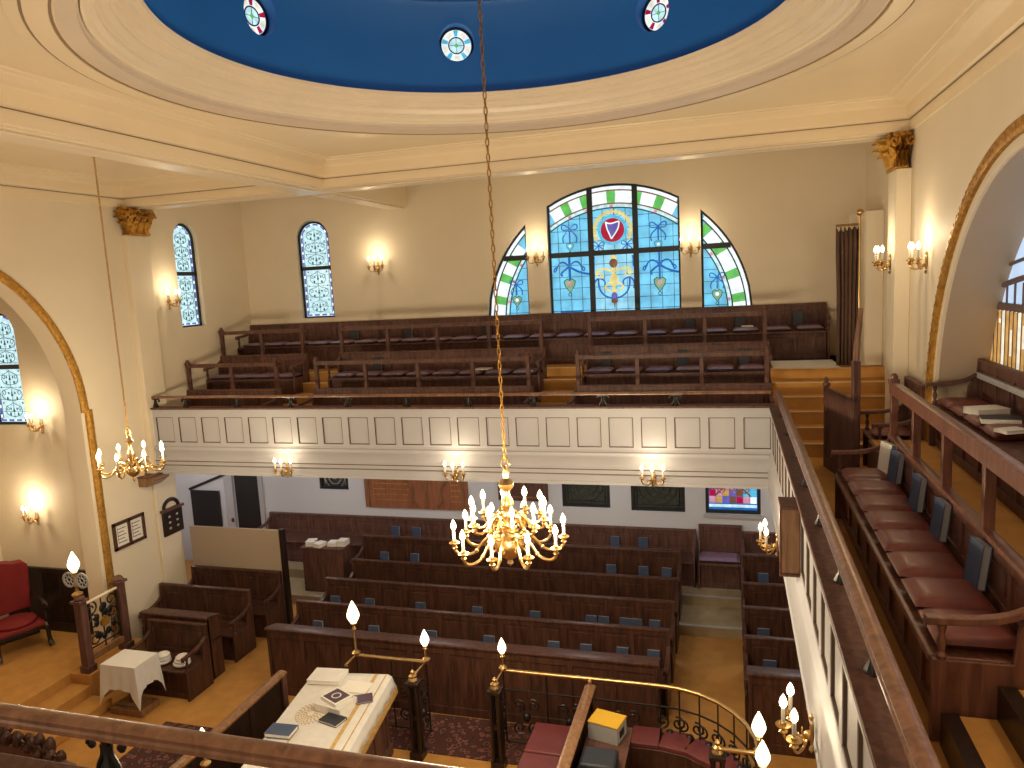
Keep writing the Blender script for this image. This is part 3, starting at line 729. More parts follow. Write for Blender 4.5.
# ------------------------------------------------------------------ pews
def pew(label, loc, rz, L, d=.46, seat=.45, back=.85, rail=None, posts=None, arms=(1, 1), npan=None, wm='wood', group=None, front=True, name='pew', ledge=False, base=0.0, ends=(1, 1), rf=.06, rw=.15):
    """bench along local x, sitter facing local -y, floor at local z 0"""
    t = thing(name, label, 'pew', loc, rz, group); m = M[wm]
    n = npan or max(1, round(L/.47)); sw = .065
    part('seat', B().box(0, L, -.03, d, seat-.035, seat), m, t, .008)
    if front:
        f = B(); f.box(.01, L-.01, .055, .065, base+.03, seat-.035); f.box(.01, L-.01, .035, .065, seat-.10, seat-.035); f.box(.01, L-.01, .035, .065, base, base+.09)
        for i in range(n+1): x = L*i/n; f.box(max(.01, x-sw/2), min(L-.01, x+sw/2), .036, .066, base, seat-.04)
        part('seat_front', f, m, t, .004)
    b = B(); b.box(0, L, d+.015, d+.021, base+.02, back-.02)
    for i in range(n):
        xa, xb = L*i/n+sw/2+.045, L*(i+1)/n-sw/2-.045
        if xb-xa > .08 and back-seat > .3: b.box(xa, xb, d+.008, d+.028, seat+.11, back-.15)
    for z0, z1 in ((back-.11, back-.02), (seat-.02, seat+.07), (base+.01, base+.12)): b.box(0, L, d, d+.034, z0, z1)
    for i in range(n+1):
        x = L*i/n; b.box(max(0, x-sw/2), min(L, x+sw/2), d-.001, d+.035, base+.01, back-.02)
    part('backrest', b, m, t, .005)
    cap = B().prism([(d-.025, back-.03), (d-.02, back-.005), (d, back), (d+.04, back), (d+.055, back-.01), (d+.055, back-.03)], -.01, L+.01, 'x')
    if ledge: cap.box(0, L, d+.03, d+.20, back-.13, back-.11)
    part('top_cap', cap, m, t, .003)
    for s, x in ((0, 0), (1, L)):
        if not ends[s]: continue
        e = B(); xa, xb = (x-.035, x) if s == 0 else (x, x+.035)
        e.prism([(-.02, 0), (d+.045, 0), (d+.045, back+.0), (d-.015, back+.0), (d-.03, seat+.30), (d-.10, seat+.18), (d-.12, seat), (-.02, seat)], xa, xb, 'x')
        part('end_panel', e, m, t, .006)
        if arms[s]:
            a = B(); p = bez((0, -.05, .655), (0, .12, .665), (0, d-.16, .645), (0, d-.02, .76), 10); p = [(0, -.055, .63)]+p
            xc = (xa+xb)/2
            vs = []
            for q in p: vs += [(xc-.032, q[1], q[2]-.018), (xc+.032, q[1], q[2]-.018), (xc+.028, q[1], q[2]+.018), (xc-.028, q[1], q[2]+.018)]
            k = len(p); a.add(vs, [(4*i+j, 4*i+(j+1) % 4, 4*i+4+(j+1) % 4, 4*i+4+j) for i in range(k-1) for j in range(4)]+[(3, 2, 1, 0), tuple(4*k-4+j for j in range(4))])
            part('arm', a, m, t, .006)
            part('arm_baluster', B().lathe([(.022, 0), (.026, .02), (.014, .04), (.024, .09), (.013, .13), (.022, .17), (.022, .185)], 10, (xc, .025, seat)), m, t)
    if rail:
        for x in (posts if posts is not None else [L*i/max(1, round(L/.94)) for i in range(round(L/.94)+1)]):
            endp = x < .02 or x > L-.02
            p = B(); xx = min(max(x, .03), L-.03); p.box(xx-.03, xx+.03, d-.012, d+.05, back-.02, rail-.02)
            if endp:
                p.box(xx-.033, xx+.033, d-.03, d+.06, rail-.02, rail+.03); p.lathe([(.03, 0), (.034, .015), (.03, .035), (.012, .05)], 10, (xx, d+.015, rail+.03))
            part('post', p, m, t, .005)
        part('desk_rail', B().prism([(d-.02, rail-rf), (d-.02, rail), (d+.02, rail+.006), (d+rw, rail-.035), (d+rw, rail-.06), (d+.02, rail-.02), (d+.02, rail-rf)], .0, L, 'x'), m, t, .004)
    return t

# far gallery
pew('dark front row pew at the left end of the far gallery', (-9.26, 10.52, FG), 0, 1.84, rail=1.30, arms=(0, 1))
pew('long dark front row pew in the middle of the far gallery, directly behind the handrail', (-6.70, 10.52, FG), 0, 3.74, rail=1.30)
pew('dark front row pew at the right end of the far gallery, beside the carpeted stair', (-2.24, 10.52, FG), 0, 2.76, rail=1.30)
pew('dark second row pew at the left end of the far gallery', (-9.26, 11.52, T2), 0, 1.78, rail=1.30, arms=(1, 1))
pew('long dark second row pew in the middle of the far gallery, holding a white paper', (-6.74, 11.52, T2), 0, 3.76, rail=1.30)
pew('dark second row pew right of the gallery steps, below the harp window', (-2.22, 11.52, T2), 0, 2.76, rail=1.30)
pew('longest pew, dark oak against the back wall under the stained glass lunette', (-9.26, 12.53, T3), 0, 10.72, back=.865)
# right gallery
RG = pew('red brown bench with maroon cushions along the right gallery walkway', (.98, 7.58, FG), -PI/2, 3.58, back=.85, rail=1.345, posts=[0, .9, 1.8, 2.7, 3.57], wm='oakred', rf=.11, rw=.10)
pew('dark rear bench inside the right arch, under the amber lunette', (2.03, 8.62, T2), -PI/2, 4.6, d=.43, back=.92, wm='wood', rail=None)
pew('short dark bench against the right wall at the foot of the gallery stair', (1.56, 9.70, FG), -PI/2, .76, d=.44, back=1.10, wm='wood')
# panelled barrier with a newel and sweeping handrail
t = thing('stair_barrier', 'dark panelled barrier with tall newel and curved rail, foot of the gallery stair', 'barrier', (1.27, 9.1, FG))
t.rotation_euler = (0, 0, math.radians(12)); t.location = (1.30, 8.72, 0)
b = B(); b.box(-.01, .01, .03, .95, FG, 4.22)
for y0, y1 in ((.03, .11), (.45, .51), (.87, .95)): b.box(-.02, .02, y0, y1, FG, 4.23)
for z0, z1 in ((FG, FG+.12), (4.12, 4.24)): b.box(-.021, .021, .03, .95, z0, z1)
part('panel', b, M['wood'], t, .005)
part('finial', B().lathe([(.02, 0), (.045, .02), (.045, .05), (.02, .07), (.03, .10), (.005, .13)], 10, (0, .91, 4.24)), M['wood'], t)
part('newel', B().box(-.04, .04, -.05, .03, FG, 4.66), M['wood'], t, .008)
part('curved_rail', B().tube(bez((0, -.01, 4.64), (.01, 0, 4.85), (.03, .0, 5.0), (.065, .04, 5.22), 14), [.036]*6+[.032]*5+[.028]*4, 8), M['rail'], t)
# boxed pier and curtain beside the stair
struct('wall_pier_box', B().box(1.74, RX, 11.55, 12.4, T3, 6.42), M['wall'], .01)
t = thing('curtain', 'tall dark brown velvet curtain on a pole beside the right end of the far gallery', 'curtain', (1.60, 11.5, T3))
pts = []; N = 64
CX0, CX1, CY = 1.47, 1.72, 11.50
for i in range(N+1):
    f = i/N; pts.append((CX0+(CX1-CX0)*f+.006*sin(f*40), CY+.045*cos(f*PI*2*5.5)))
b = B(); rows = [(6.22, .55, 0), (5.9, .8, .0), (5.3, 1, 0), (4.8, 1, 0), (4.27, 1.1, .02)]
vs = []
for z, s, dd in rows:
    for i, (x, y) in enumerate(pts):
        f = i/N; vs.append((x+(f-.5)*.04*(s < .9), CY+(y-CY)*s, z-(.07*abs(sin(PI*f*5)) if z > 6 else 0)))
k = N+1
b.add(vs, [(r*k+i, r*k+i+1, (r+1)*k+i+1, (r+1)*k+i) for r in range(len(rows)-1) for i in range(N)])
c = part('drape', b, M['curtain'], t, 0, True); md = c.modifiers.new('s', 'SOLIDIFY'); md.thickness = .012
part('pole', B().tube([(1.44, 11.50, 6.24), (1.76, 11.50, 6.24)], .016, 8), M['brass'], t, 0, True)
part('upright', B().tube([(1.745, 11.46, 4.26), (1.745, 11.46, 6.36)], .016, 8).ball((1.745, 11.46, 6.40), .05, 10), M['brass'], t, 0, True)

solo('landing_light_patch', B().box(.60, 1.50, 11.44, 12.30, T3+.001, T3+.014), M['cloth'], 'pale patch of reflected daylight on the landing at the top of the gallery stair', 'light patch')  # thin pale slab standing for daylight reflected on the landing floor
# ------------------------------------------------------------------ ground floor seating
def desk(label, x0, x1, y, h=1.0, wm='woodred', z=0, endh=None):
    t = thing('pew_desk', label, 'pew desk', ((x0+x1)/2, y, z)); m = M[wm]; n = max(1, round((x1-x0)/.55))
    b = B(); b.box(x0, x1, y, y+.022, z, z+h-.03)
    for z0, z1 in ((0, .12), (h-.14, h-.03)): b.box(x0, x1, y-.014, y+.03, z+z0, z+z1)
    for i in range(n+1):
        x = x0+(x1-x0)*i/n; b.box(max(x0, x-.035), min(x1, x+.035), y-.0135, y+.03, z, z+h-.03)
    part('front_panel', b, m, t, .004, True)
    part('book_rest', B().prism([(y-.04, z+h-.03), (y-.04, z+h), (y, z+h+.008), (y+.26, z+h-.05), (y+.26, z+h-.075), (y, z+h-.03)], x0-.02, x1+.02, 'x'), m, t, .004, True)
    part('shelf', B().box(x0, x1, y+.03, y+.26, z+.58, z+.60), m, t, 0, True)
    for x in (x0, x1-.04):
        part('end_panel', B().prism([(y-.02, z), (y+.27, z), (y+.27, z+h-.09), (y-.02, z+h-.03)], x, x+.04, 'x'), m, t, .005, True)
    return t
X0, X1 = -6.46, -.88
desk('front desk of the ground floor pews, nearest the brass rails', -6.40, -.90, 8.62, 1.0)
CR = [(9.57, 0, 'first ground floor pew behind the front desk, middle block', -6.46), (10.46, 0, 'second ground floor pew back in the middle block, counting from the brass rails', -6.47),
      (11.31, 0, 'third ground floor pew back in the middle block, counting from the brass rails', -6.44), (12.06, .17, 'fourth ground floor pew in the middle block, on the low carpeted step', -6.62)]
for y, z, lab, x0 in CR: pew(lab, (x0, y-.49, z), 0, -.86-x0, back=1.0, wm='woodred', npan=12, ledge=True, base=0)
pew('long dark pew against the ground floor back wall, under the brown board', (-9.24, 12.52, .34), 0, 8.58, back=.87, wm='wood')
pew('short high backed dark pew closing the right aisle under the gallery', (-.54, 12.50, .34), 0, .66, back=.98, wm='wood', arms=(0, 0))
desk('short front desk of the ground floor pews right of the aisle', .16, 2.02, 8.62, 1.0)
for y, z, lab in ((9.57, 0, 'first'), (10.46, 0, 'second'), (11.31, 0, 'third'), (12.06, .17, 'fourth')):
    pew('%s ground floor pew from the front, right of the carpeted aisle' % lab, (.16, y-.49, z), 0, 1.86, back=1.0, wm='woodred', ledge=True)
pew('dark pew against the back wall at the far right under the gallery', (.18, 12.52, .34), 0, 1.84, back=.87, wm='wood')
# left hand pews
pew('dark pew on the left with its back against the white partition', (-9.22, 10.08, 0), 0, 1.74, back=1.0, wm='woodred')
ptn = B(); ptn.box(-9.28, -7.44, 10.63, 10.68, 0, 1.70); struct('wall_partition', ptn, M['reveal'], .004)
pt2 = B(); pt2.box(-7.44, -7.37, 10.60, 10.70, 0, 1.72); struct('trim_partition_post', pt2, M['woodblack'], .004)
pew('dark pew on the left in front of the partition pew', (-9.22, 9.30, 0), 0, 1.68, back=1.0, wm='woodred')
desk('short dark pew desk on the left, behind the cushioned settle', -8.70, -7.52, 8.76, 1.0)
pew('low dark settle on the left holding two white cloths, beside the draped table', (-8.46, 8.19, 0), 0, .96, back=.95, wm='woodred')
for i, (x, lab) in enumerate(((-8.02, 'folded white cloth on the dark settle, left one of two'), (-7.68, 'folded white cloth on the dark settle, right one of two'))):
    b = B()
    for k in range(3): b.ball((x+.01*k, 8.34, .49+.045*k), (.13-.015*k, .12-.01*k, .045), 12)
    solo('folded_cloth', b, M['cloth'], lab, 'cloth')

# ------------------------------------------------------------------ chancel steps, railing and chair
pf = B(); pf.box(-11.6, -9.2, 3.5, 8.95, 0, .45); pf.box(-9.2, -8.85, 4.2, 7.84, 0, .30); pf.box(-8.85, -8.5, 4.2, 7.84, 0, .15); pf.box(-9.2, -8.84, 7.84, 8.95, 0, .45)
struct('floor_chancel_steps', pf, M['carpet'], .015)
dd = B(); dd.box(-11.6, -9.62, 8.925, 8.95, .45, 1.50)
for i in range(6): dd.box(-11.6+.38*i, -11.54+.38*i, 8.91, 8.95, .45, 1.5)
dd.box(-11.6, -9.62, 8.90, 8.95, 1.44, 1.52); dd.box(-11.6, -9.62, 8.905, 8.95, .45, .60)
struct('baseboard_chancel_panelling', dd, M['woodblack'], .005)
t = thing('chancel_railing', 'dark post and scrollwork railing with a brass handrail at the top of the chancel steps', 'railing', (-8.95, 8.28, .45))
for y in (7.93, 8.64):
    p = B(); p.box(-9.01, -8.89, y-.06, y+.06, .0 if y < 8 else .45, 1.50); p.box(-9.03, -8.87, y-.08, y+.08, .45, .55); p.box(-9.04, -8.86, y-.09, y+.09, 1.50, 1.54); p.lathe([(.09, 1.54), (.10, 1.56), (.06, 1.60), (.01, 1.62)], 4, (-8.95, y, 0))
    part('post', p, M['wood'], t, .008, True)
part('handrail', B().tube([(-8.95, 7.98, 1.44), (-8.95, 8.60, 1.44)], .022, 10), M['mould'], t, 0, True)
p = B(); p.box(-8.985, -8.915, 7.98, 8.59, .58, .68); part('lower_rail', p, M['woodmid'], t, .006, True)
g = B()
for s, y in ((1, 8.10), (-1, 8.46)):
    for z in (.86, 1.12, 1.32): g.tube(spiral((-8.95, y, z), .03, .11, 0, s*1.3, 20, ((0, 1, 0), (0, 0, 1))), .012, 6)
for y in (8.0, 8.57, 8.28): g.tube([(-8.95, y, .68), (-8.95, y, 1.43)], .011, 6)
g.tube([(-8.95, 7.98, .75), (-8.95, 8.59, .75)], .012, 6)
for i in range(14):
    a = RND.random()*6; g.ball((-8.95, 8.28+.2*cos(a)*RND.random(), 1.05+.25*sin(a)), (.02, .05, .06), 8)
part('scroll_panel', g, M['iron'], t, 0, True)
part('gilt_disc', B().tube([(-8.93, 8.28, 1.06), (-8.90, 8.28, 1.06)], .075, 18), M['gold'], t, 0, True)
# lamp standing on the near post
t = thing('standard_lamp', 'brass lamp with two pierced discs and a flame shade on the chancel railing post', 'lamp', (-8.97, 7.93, 1.6))
s = B().lathe([(.07, 1.60), (.075, 1.63), (.03, 1.66), (.018, 1.72), (.03, 1.76), (.016, 1.80), (.016, 1.92), (.05, 1.95), (.02, 1.97)], 12, (-8.97, 7.93, 0))
part('stem', s, M['brass'], t, 0, True)
for sg in (-1, 1):
    c = B(); cy, cx = 7.93, -8.97+sg*.115; c.lathe([(.085, -.008), (.115, -.008), (.115, .008), (.085, .008)], 20, (0, 0, 0), True); c.lathe([(.03, -.008), (.045, -.008), (.045, .008), (.03, .008)], 14, (0, 0, 0), True)
    for k in range(8): a = k*PI/4; c.tube([(.04*cos(a), .04*sin(a), 0), (.09*cos(a), .09*sin(a), 0)], .007, 5)
    c.v = [(cx+x, cy+z, 1.83+y) for x, y, z in c.v]; c.tube([(cx-sg*.10, cy, 1.75), (cx, cy, 1.73)], .01, 6)
    part('pierced_disc', c, M['grey'], t, 0, True)
FLM = [(.03, 0), (.055, .03), (.078, .08), (.078, .12), (.06, .18), (.035, .235), (.008, .29)]
part('flame_shade', B().lathe(FLM, 14, (-8.97, 7.93, 1.96)), M['opal'], t, 0, True)
# red armchair facing +x
t = thing('armchair', 'high backed red upholstered armchair with dark carved frame on the chancel floor', 'chair', (-10.70, 8.30, .45), PI/2-.42); t.scale = (1.12, 1.12, 1.0)
part('seat', B().box(-.29, .29, -.30, .25, .34, .42).lathe([(.24, .41), (.28, .45), (.20, .49), (.02, .50)], 20, (0, -.02, 0)), M['red'], t, .03)
bk = B(); arch_ = [(-.29, .50), (.29, .50), (.31, 1.20), (.25, 1.28), (.14, 1.29), (0, 1.34), (-.14, 1.29), (-.25, 1.28), (-.31, 1.20)]
bk.prism(arch_, .22, .33, 'y'); part('backrest', bk, M['red'], t, .025)
part('back_frame', B().tube([(x*.97, .335, z-.02) for x, z in arch_], .020, 8, True), M['woodblack'], t)
for sx in (-1, 1):
    x = sx*.31
    part('arm', B().tube(bez((x, .26, .74), (x, .1, .70), (x, -.15, .76), (x, -.30, .68), 10), [.028]*8+[.034]*3, 8).tube(spiral((x, -.29, .66), .05, .015, 0, 1.2, 12, ((0, 1, 0), (0, 0, 1))), .02, 6), M['woodblack'], t)
    part('arm_support', B().tube(bez((x, -.26, .64), (x, -.2, .55), (x, -.30, .48), (x, -.24, .38)), .024, 8), M['woodblack'], t)
    part('leg', B().tube(bez((x*.92, -.26, .38), (x, -.33, .30), (x*.95, -.25, .12), (x*1.02, -.33, .015), 10), [.036]*3+[.028]*5+[.034]*3, 8), M['woodblack'], t)
    part('leg', B().tube([(x*.9, .26, .38), (x*.92, .32, .01)], [.03, .022], 8), M['woodblack'], t)
sr = B(); sr.box(-.29, .29, -.30, -.27, .30, .36); sr.box(-.29, .29, .22, .25, .28, .36); sr.box(-.28, .28, -.02, .02, .14, .17); part('seat_rail', sr, M['woodblack'], t, .006)
# side table under a white cloth
t = thing('side_table', 'small pedestal table hidden under a white cloth beside the steps', 'table', (-8.13, 7.94, 0))
t.location = (-8.13, 7.94, 0)
part('tabletop', B().box(-8.38, -7.88, 7.68, 8.04, .70, .745), M['wood'], t, .006, True)
part('pedestal', B().lathe([(.05, .12), (.06, .2), (.04, .4), (.06, .6), (.10, .70)], 12, (-8.13, 7.86, 0)), M['wood'], t, 0, True)
part('foot', B().box(-8.40, -7.86, 7.69, 8.03, .0, .10).box(-8.34, -7.92, 7.75, 7.97, .10, .13), M['woodmid'], t, .008, True)
def draped(x0, x1, y0, y1, z, drops, n=9, flare=.10, fold=.02):
    """rectangular cloth over a table: drops = hang at (corner, middle)"""
    b = B(); per = []
    for i in range(n): per.append((x0+(x1-x0)*i/n, y0, 0, -1, i/n))
    for i in range(n): per.append((x1, y0+(y1-y0)*i/n, 1, 0, i/n))
    for i in range(n): per.append((x1-(x1-x0)*i/n, y1, 0, 1, i/n))
    for i in range(n): per.append((x0, y1-(y1-y0)*i/n, -1, 0, i/n))
    k = len(per); R_ = 7; vs = [((x0+x1)/2, (y0+y1)/2, z)]+[(p[0], p[1], z) for p in per]
    cx, cy = (x0+x1)/2, (y0+y1)/2
    for r in range(1, R_+1):
        f = r/R_
        for i, (x, y, nx, ny, tt) in enumerate(per):
            e = abs(tt-.5)*2; dr = drops[1]+(drops[0]-drops[1])*e**5
            dx, dy = (x-cx), (y-cy); L = math.hypot(dx, dy)
            o = flare*f*(.35+.65*e**4)+fold*f*sin(i*2.1)
            if e < .99: ox, oy = nx*o, ny*o
            else: ox, oy = dx/L*o*1.1, dy/L*o*1.1
            vs.append((x+ox, y+oy, z-dr*f))
    fs = [(0, 1+i, 1+(i+1) % k) for i in range(k)]
    for r in range(R_): fs += [(1+r*k+i, 1+(r+1)*k+i, 1+(r+1)*k+(i+1) % k, 1+r*k+(i+1) % k) for i in range(k)]
    return b.add(vs, fs)
o = solo('tablecloth', draped(-8.42, -7.84, 7.64, 8.08, .765, (.60, .34), 10, .06, .016), M['cloth'], 'plain white cloth hanging in points over the small table by the steps', 'tablecloth')
# carved crest at the bottom left
t = thing('carved_screen', 'carved dark wooden crest at the bottom left, seen below the near handrail', 'screen', (-7.75, 5.7, 0))
part('board', B().prism([(-8.7, 0), (-6.85, 0), (-6.85, .78), (-7.3, .88), (-8.7, 1.0)], 5.70, 5.76, 'y'), M['wood'], t, .006, True)
b = B()
for i in range(26):
    x = -8.4+1.35*i/25; z = 1.10-.22*(i/25)**1.5
    b.ball((x, 5.72+.04*sin(i*2.3), z+.05*sin(i*1.7)), (.05, .06, .06+.03*(i % 3)), 8)
    if i % 2: b.tube(spiral((x, 5.68, z), .02, .06, i, 1.1, 10), .014, 5)
part('carving', b, M['woodred'], t, 0, True)

# ------------------------------------------------------------------ reading desk enclosure in the middle
rg = B(); rg.box(-4.55, -2.0, 7.78, 8.58, 0, .012); solo('rug', rg, M['rug'], 'dark red patterned rug in the gap between the two brass rails', 'rug')
rg = B(); rg.box(-7.45, -5.55, 4.6, 7.68, 0, .012); solo('rug', rg, M['rug'], 'dark patterned rug at lower left, between the steps and the reading desk', 'rug')
T = Matrix.Translation((-4.41, 6.73, 0)) @ Matrix.Rotation(math.radians(8.0), 4, 'Z')
t = thing('reading_table', 'large dark wooden reading table under an embroidered cream cloth', 'table', (-4.41, 6.73, 0), math.radians(8.0))
part('tabletop', B().box(-.50, .50, -.94, .94, .93, .985), M['wood'], t, .008)
b = B(); b.box(-.44, .44, -.88, .88, .14, .93)
for x in (-.44, .44):
    for k in range(5): b.box(x-.02, x+.02, -.88+.42*k, -.80+.42*k, .12, .93)
part('cabinet', b, M['wood'], t, .006); part('plinth', B().box(-.48, .48, -.92, .92, 0, .14), M['wood'], t, .01)
b = B(); ny = 24
prof = [(-.53, .62), (-.525, .80), (-.515, .96), (-.49, .995), (0, 1.0), (.30, 1.0), (.46, .999), (.505, .975), (.525, .91), (.55, .84)]
vs = []
for j in range(ny+1):
    y = -.97+1.94*j/ny
    for i, (x, z) in enumerate(prof):
        w = .012*sin(j*1.9)*(1 if x > .5 else 0) if z < .9 else 0
        vs.append((x+w, y, z+(.004*sin(j*1.3+i) if z < .75 else 0)))
k = len(prof); b.add(vs, [(j*k+i, j*k+i+1, (j+1)*k+i+1, (j+1)*k+i) for j in range(ny) for i in range(k-1)])
b.add([(-.49, .97, .995), (.46, .97, .999), (.47, 1.0, .90), (-.5, 1.0, .90), (.46, 1.01, .80), (-.49, 1.01, .80)], [(0, 1, 2, 3), (3, 2, 4, 5)])
tc = thing('table_cover', 'cream embroidered cloth with fringe covering the reading table', 'tablecloth', (-4.41, 6.73, .9), math.radians(8.0))
def shift(bb, dz): bb.v = [(x, y, z+dz) for x, y, z in bb.v]; return bb
o = part('cloth', shift(b, -.9), M['cream'], tc); md = o.modifiers.new('s', 'SOLIDIFY'); md.thickness = .008; md.offset = 1
f = B()
for i in range(70):
    y = -.96+1.93*i/69; f.tube([(.553, y, .848), (.565, y+.008, .76)], [.013, .006], 4)
part('fringe', shift(f, -.9), M['goldthread'], tc)
e = B(); e.box(.30, .345, -.96, .96, 1.009, 1.012); e.box(.44, .455, -.96, .96, 1.008, 1.011); e.box(-.2, -.18, -.96, -.2, 1.009, 1.012); e.box(.30, .32, .55, .9, 1.009, 1.0125)
part('gold_stripe', shift(e, -.9), M['goldthread'], tc)
e = B()
for k in range(5):
    for q in range(10+4*k):
        a = q*2*PI/(10+4*k)+k*.3; e.ball((-.16+(.05+.028*k)*cos(a), .10+(.06+.036*k)*sin(a), 1.009), (.011, .014, .003), 6)
part('embroidered_wreath', shift(e, -.9), M['goldthread'], tc)
def book(name, label, x, y, z, w, d, h, rot, cover, group=None, fancy=None):
    t = thing(name, label, 'book', (x, y, z), rot, group)
    part('pages', B().box(-w/2+.006, w/2-.006, -d/2+.006, d/2-.01, .004, h-.004), M['paper'], t)
    c = B(); c.box(-w/2, w/2, -d/2, d/2, 0, .004); c.box(-w/2, w/2, -d/2, d/2, h-.004, h); c.box(-w/2, w/2, d/2-.006, d/2, .004, h-.004)
    part('cover', c, M[cover], t, .001)
    if fancy:
        q = B(); q.box(-w*.4, w*.4, -d*.42, d*.42, h, h+.002); part('cover_panel', q, M['darkpurple'], t)
        part('cover_emblem', B().lathe([(w*.15, h+.002), (w*.19, h+.002), (w*.19, h+.004), (w*.15, h+.004)], 18, (0, 0, 0), True), M['paper'], t)
    return t
ZT = 1.012
book('large_book', 'large closed cream book at the far end of the reading table', -4.78, 7.52, ZT, .42, .30, .05, .10, 'cream')
solo('paper_sheet', B().box(-4.50, -4.16, 7.28, 7.52, ZT, ZT+.006), M['paper'], 'loose white sheet lying beside the cream book on the reading table', 'paper')
book('bound_book', 'thick cream book with gilt edge under the purple emblem book', -4.36, 6.97, ZT, .38, .30, .085, -.2, 'cream')
book('emblem_book', 'white book with a dark purple emblem cover on top of the cream book', -4.36, 7.00, ZT+.086, .30, .24, .035, -.45, 'paper', None, True)
book('purple_book', 'small flat purple book behind the emblem book on the reading table', -4.14, 7.16, ZT, .26, .18, .02, .5, 'darkpurple')
book('black_book', 'slim black book lying flat at the near side of the cream books', -4.26, 6.72, ZT, .26, .18, .025, -.25, 'navy')
book('grey_book', 'grey blue book at the near left corner of the reading table', -4.70, 6.40, ZT, .30, .20, .045, .05, 'blue')
# side screen of the enclosure
def screen(label, x, y0, y1, h, wm='woodmid'):
    t = thing('screen', label, 'screen', (x, (y0+y1)/2, 0)); b = B(); b.box(x-.015, x+.015, y0, y1, 0, h-.05)
    for k in range(5): yy = y0+(y1-y0-.07)*k/4; b.box(x-.028, x+.028, yy, yy+.07, 0, h-.05)
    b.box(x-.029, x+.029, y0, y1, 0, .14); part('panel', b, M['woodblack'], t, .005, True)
    part('top_rail', B().prism([(x-.06, h-.05), (x-.065, h-.02), (x-.03, h), (x+.03, h), (x+.065, h-.02), (x+.06, h-.05)], y0-.03, y1+.03, 'y'), M[wm], t, .004, True)
    for yy in (y0, y1):
        part('post', B().box(x-.04, x+.04, yy-.04, yy+.04, 0, h-.051), M['wood'], t, .006, True)
    return t
screen('wood topped dark screen on the left side of the reading desk enclosure', -5.42, 4.9, 7.50, 1.05)
sc2 = screen('wood topped partition in front of the curved red bench, beside the yellow box', -1.60, 5.0, 7.90, 1.05)
part('finial', B().ball((-1.60, 7.90, 1.09), (.025, .025, .03), 8), M['brass'], sc2, 0, True)
# brass rails
def brass_rail(label, path, posts, iron=None, low=.80):
    t = thing('brass_rail', label, 'railing', (path[0][0], path[0][1], 0))
    part('rail', B().tube([(x, y, 1.05) for x, y in path], .024, 10), M['brass'], t, 0, True)
    for x, y in posts:
        p = B(); p.box(x-.08, x+.08, y-.08, y+.08, 0, .10)
        for sx in (-1, 1):
            for sy in (-1, 1): p.tube([(x+.045*sx, y+.045*sy, .1), (x+.045*sx, y+.045*sy, .98)], .026, 6)
        p.box(x-.08, x+.08, y-.08, y+.08, .96, 1.0); p.box(x-.045, x+.045, y-.045, y+.045, .50, .54)
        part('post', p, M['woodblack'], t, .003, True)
        part('post_cap', B().lathe([(.055, 1.0), (.06, 1.02), (.045, 1.05), (.05, 1.07), (.02, 1.09), (.028, 1.12), (.005, 1.15)], 12, (x, y, 0)), M['brass'], t, 0, True)
    part('lower_rail', B().tube([(x, y, low) for x, y in path], .012, 6), M['iron'], t, 0, True); part('foot_rail', B().tube([(x, y, .12) for x, y in path], .012, 6), M['iron'], t, 0, True)
    g = B()
    pth = [Vector((x, y, 0)) for x, y in path]
    seg = []
    for a, b_ in zip(pth, pth[1:]):
        n = max(1, int((b_-a).length/.42))
        for i in range(n):
            c = a+(b_-a)*(i+.5)/n; d = (b_-a).normalized(); ax = (tuple(d), (0, 0, 1))
            for s in (1, -1): g.tube(spiral(tuple(c+d*.09*s+Vector((0, 0, .62))), .02, .085, 0, s*1.3, 14, ax), .012, 5); g.tube(spiral(tuple(c+d*.09*s+Vector((0, 0, .32))), .02, .085, PI, -s*1.3, 14, ax), .012, 5)
            g.ball(tuple(c+Vector((0, 0, .47))), (.055, .055, .06), 8); e_ = a+(b_-a)*i/n; g.tube([tuple(e_+Vector((0, 0, .12))), tuple(e_+Vector((0, 0, 1.04)))], .010, 5)
    part('ironwork', g, M['iron'], t, 0, True)
    return t
brass_rail('short brass rail with corner lamps behind the reading table', [(-4.67, 7.78), (-4.67, 8.05), (-3.70, 8.05), (-3.72, 7.72)], [(-3.72, 7.68)])
cp_ = [(-2.69, 7.74), (-2.69, 8.04), (-1.62, 8.04), (-.82, 8.04)]+[(-.82+1.04*sin(math.radians(a)), 7.0+1.04*cos(math.radians(a))) for a in range(12, 91, 13)]+[(.23, 7.0), (-.16, 7.0)]
brass_rail('long brass rail curving round the red bench at the lower right', cp_, [(-2.69, 7.70), (-.17, 7.0)])
def rail_lamp(label, x, y, stem, s):
    t = thing('rail_lamp', label, 'lamp', (x, y, 1.07))
    part('stem', B().lathe([(.05, 1.07), (.055, 1.09), (.018, 1.12), (.014, 1.07+stem*.7), (.03, 1.07+stem*.8), (.016, 1.07+stem*.9), (.035*s+.01, 1.07+stem)], 12, (x, y, 0)), M['brass'], t, 0, True)
    part('flame_shade', B().lathe([(r*s, z*s) for r, z in FLM], 14, (x, y, 1.07+stem)), M['opal'], t, 0, True)
rail_lamp('tall flame lamp on the left corner of the short brass rail', -4.67, 8.05, .42, 1.0)
rail_lamp('shorter flame lamp on the right corner of the short brass rail', -3.70, 8.05, .20, .72)
rail_lamp('flame lamp on the left corner of the long brass rail', -2.69, 8.04, .20, .66)
rail_lamp('flame lamp at the right end of the long curved brass rail', .22, 7.0, .17, .85)
rail_lamp('flame lamp near the right gallery lights, lowest at the bottom right', .24, 6.62, .12, .85)
solo('lamp_post', B().lathe([(.05, 0), (.05, .1), (.03, .15), (.03, 1.0), (.05, 1.07)], 10, (.24, 6.62, 0)), M['woodblack'], 'dark post carrying the lowest flame lamp at bottom right', 'post')
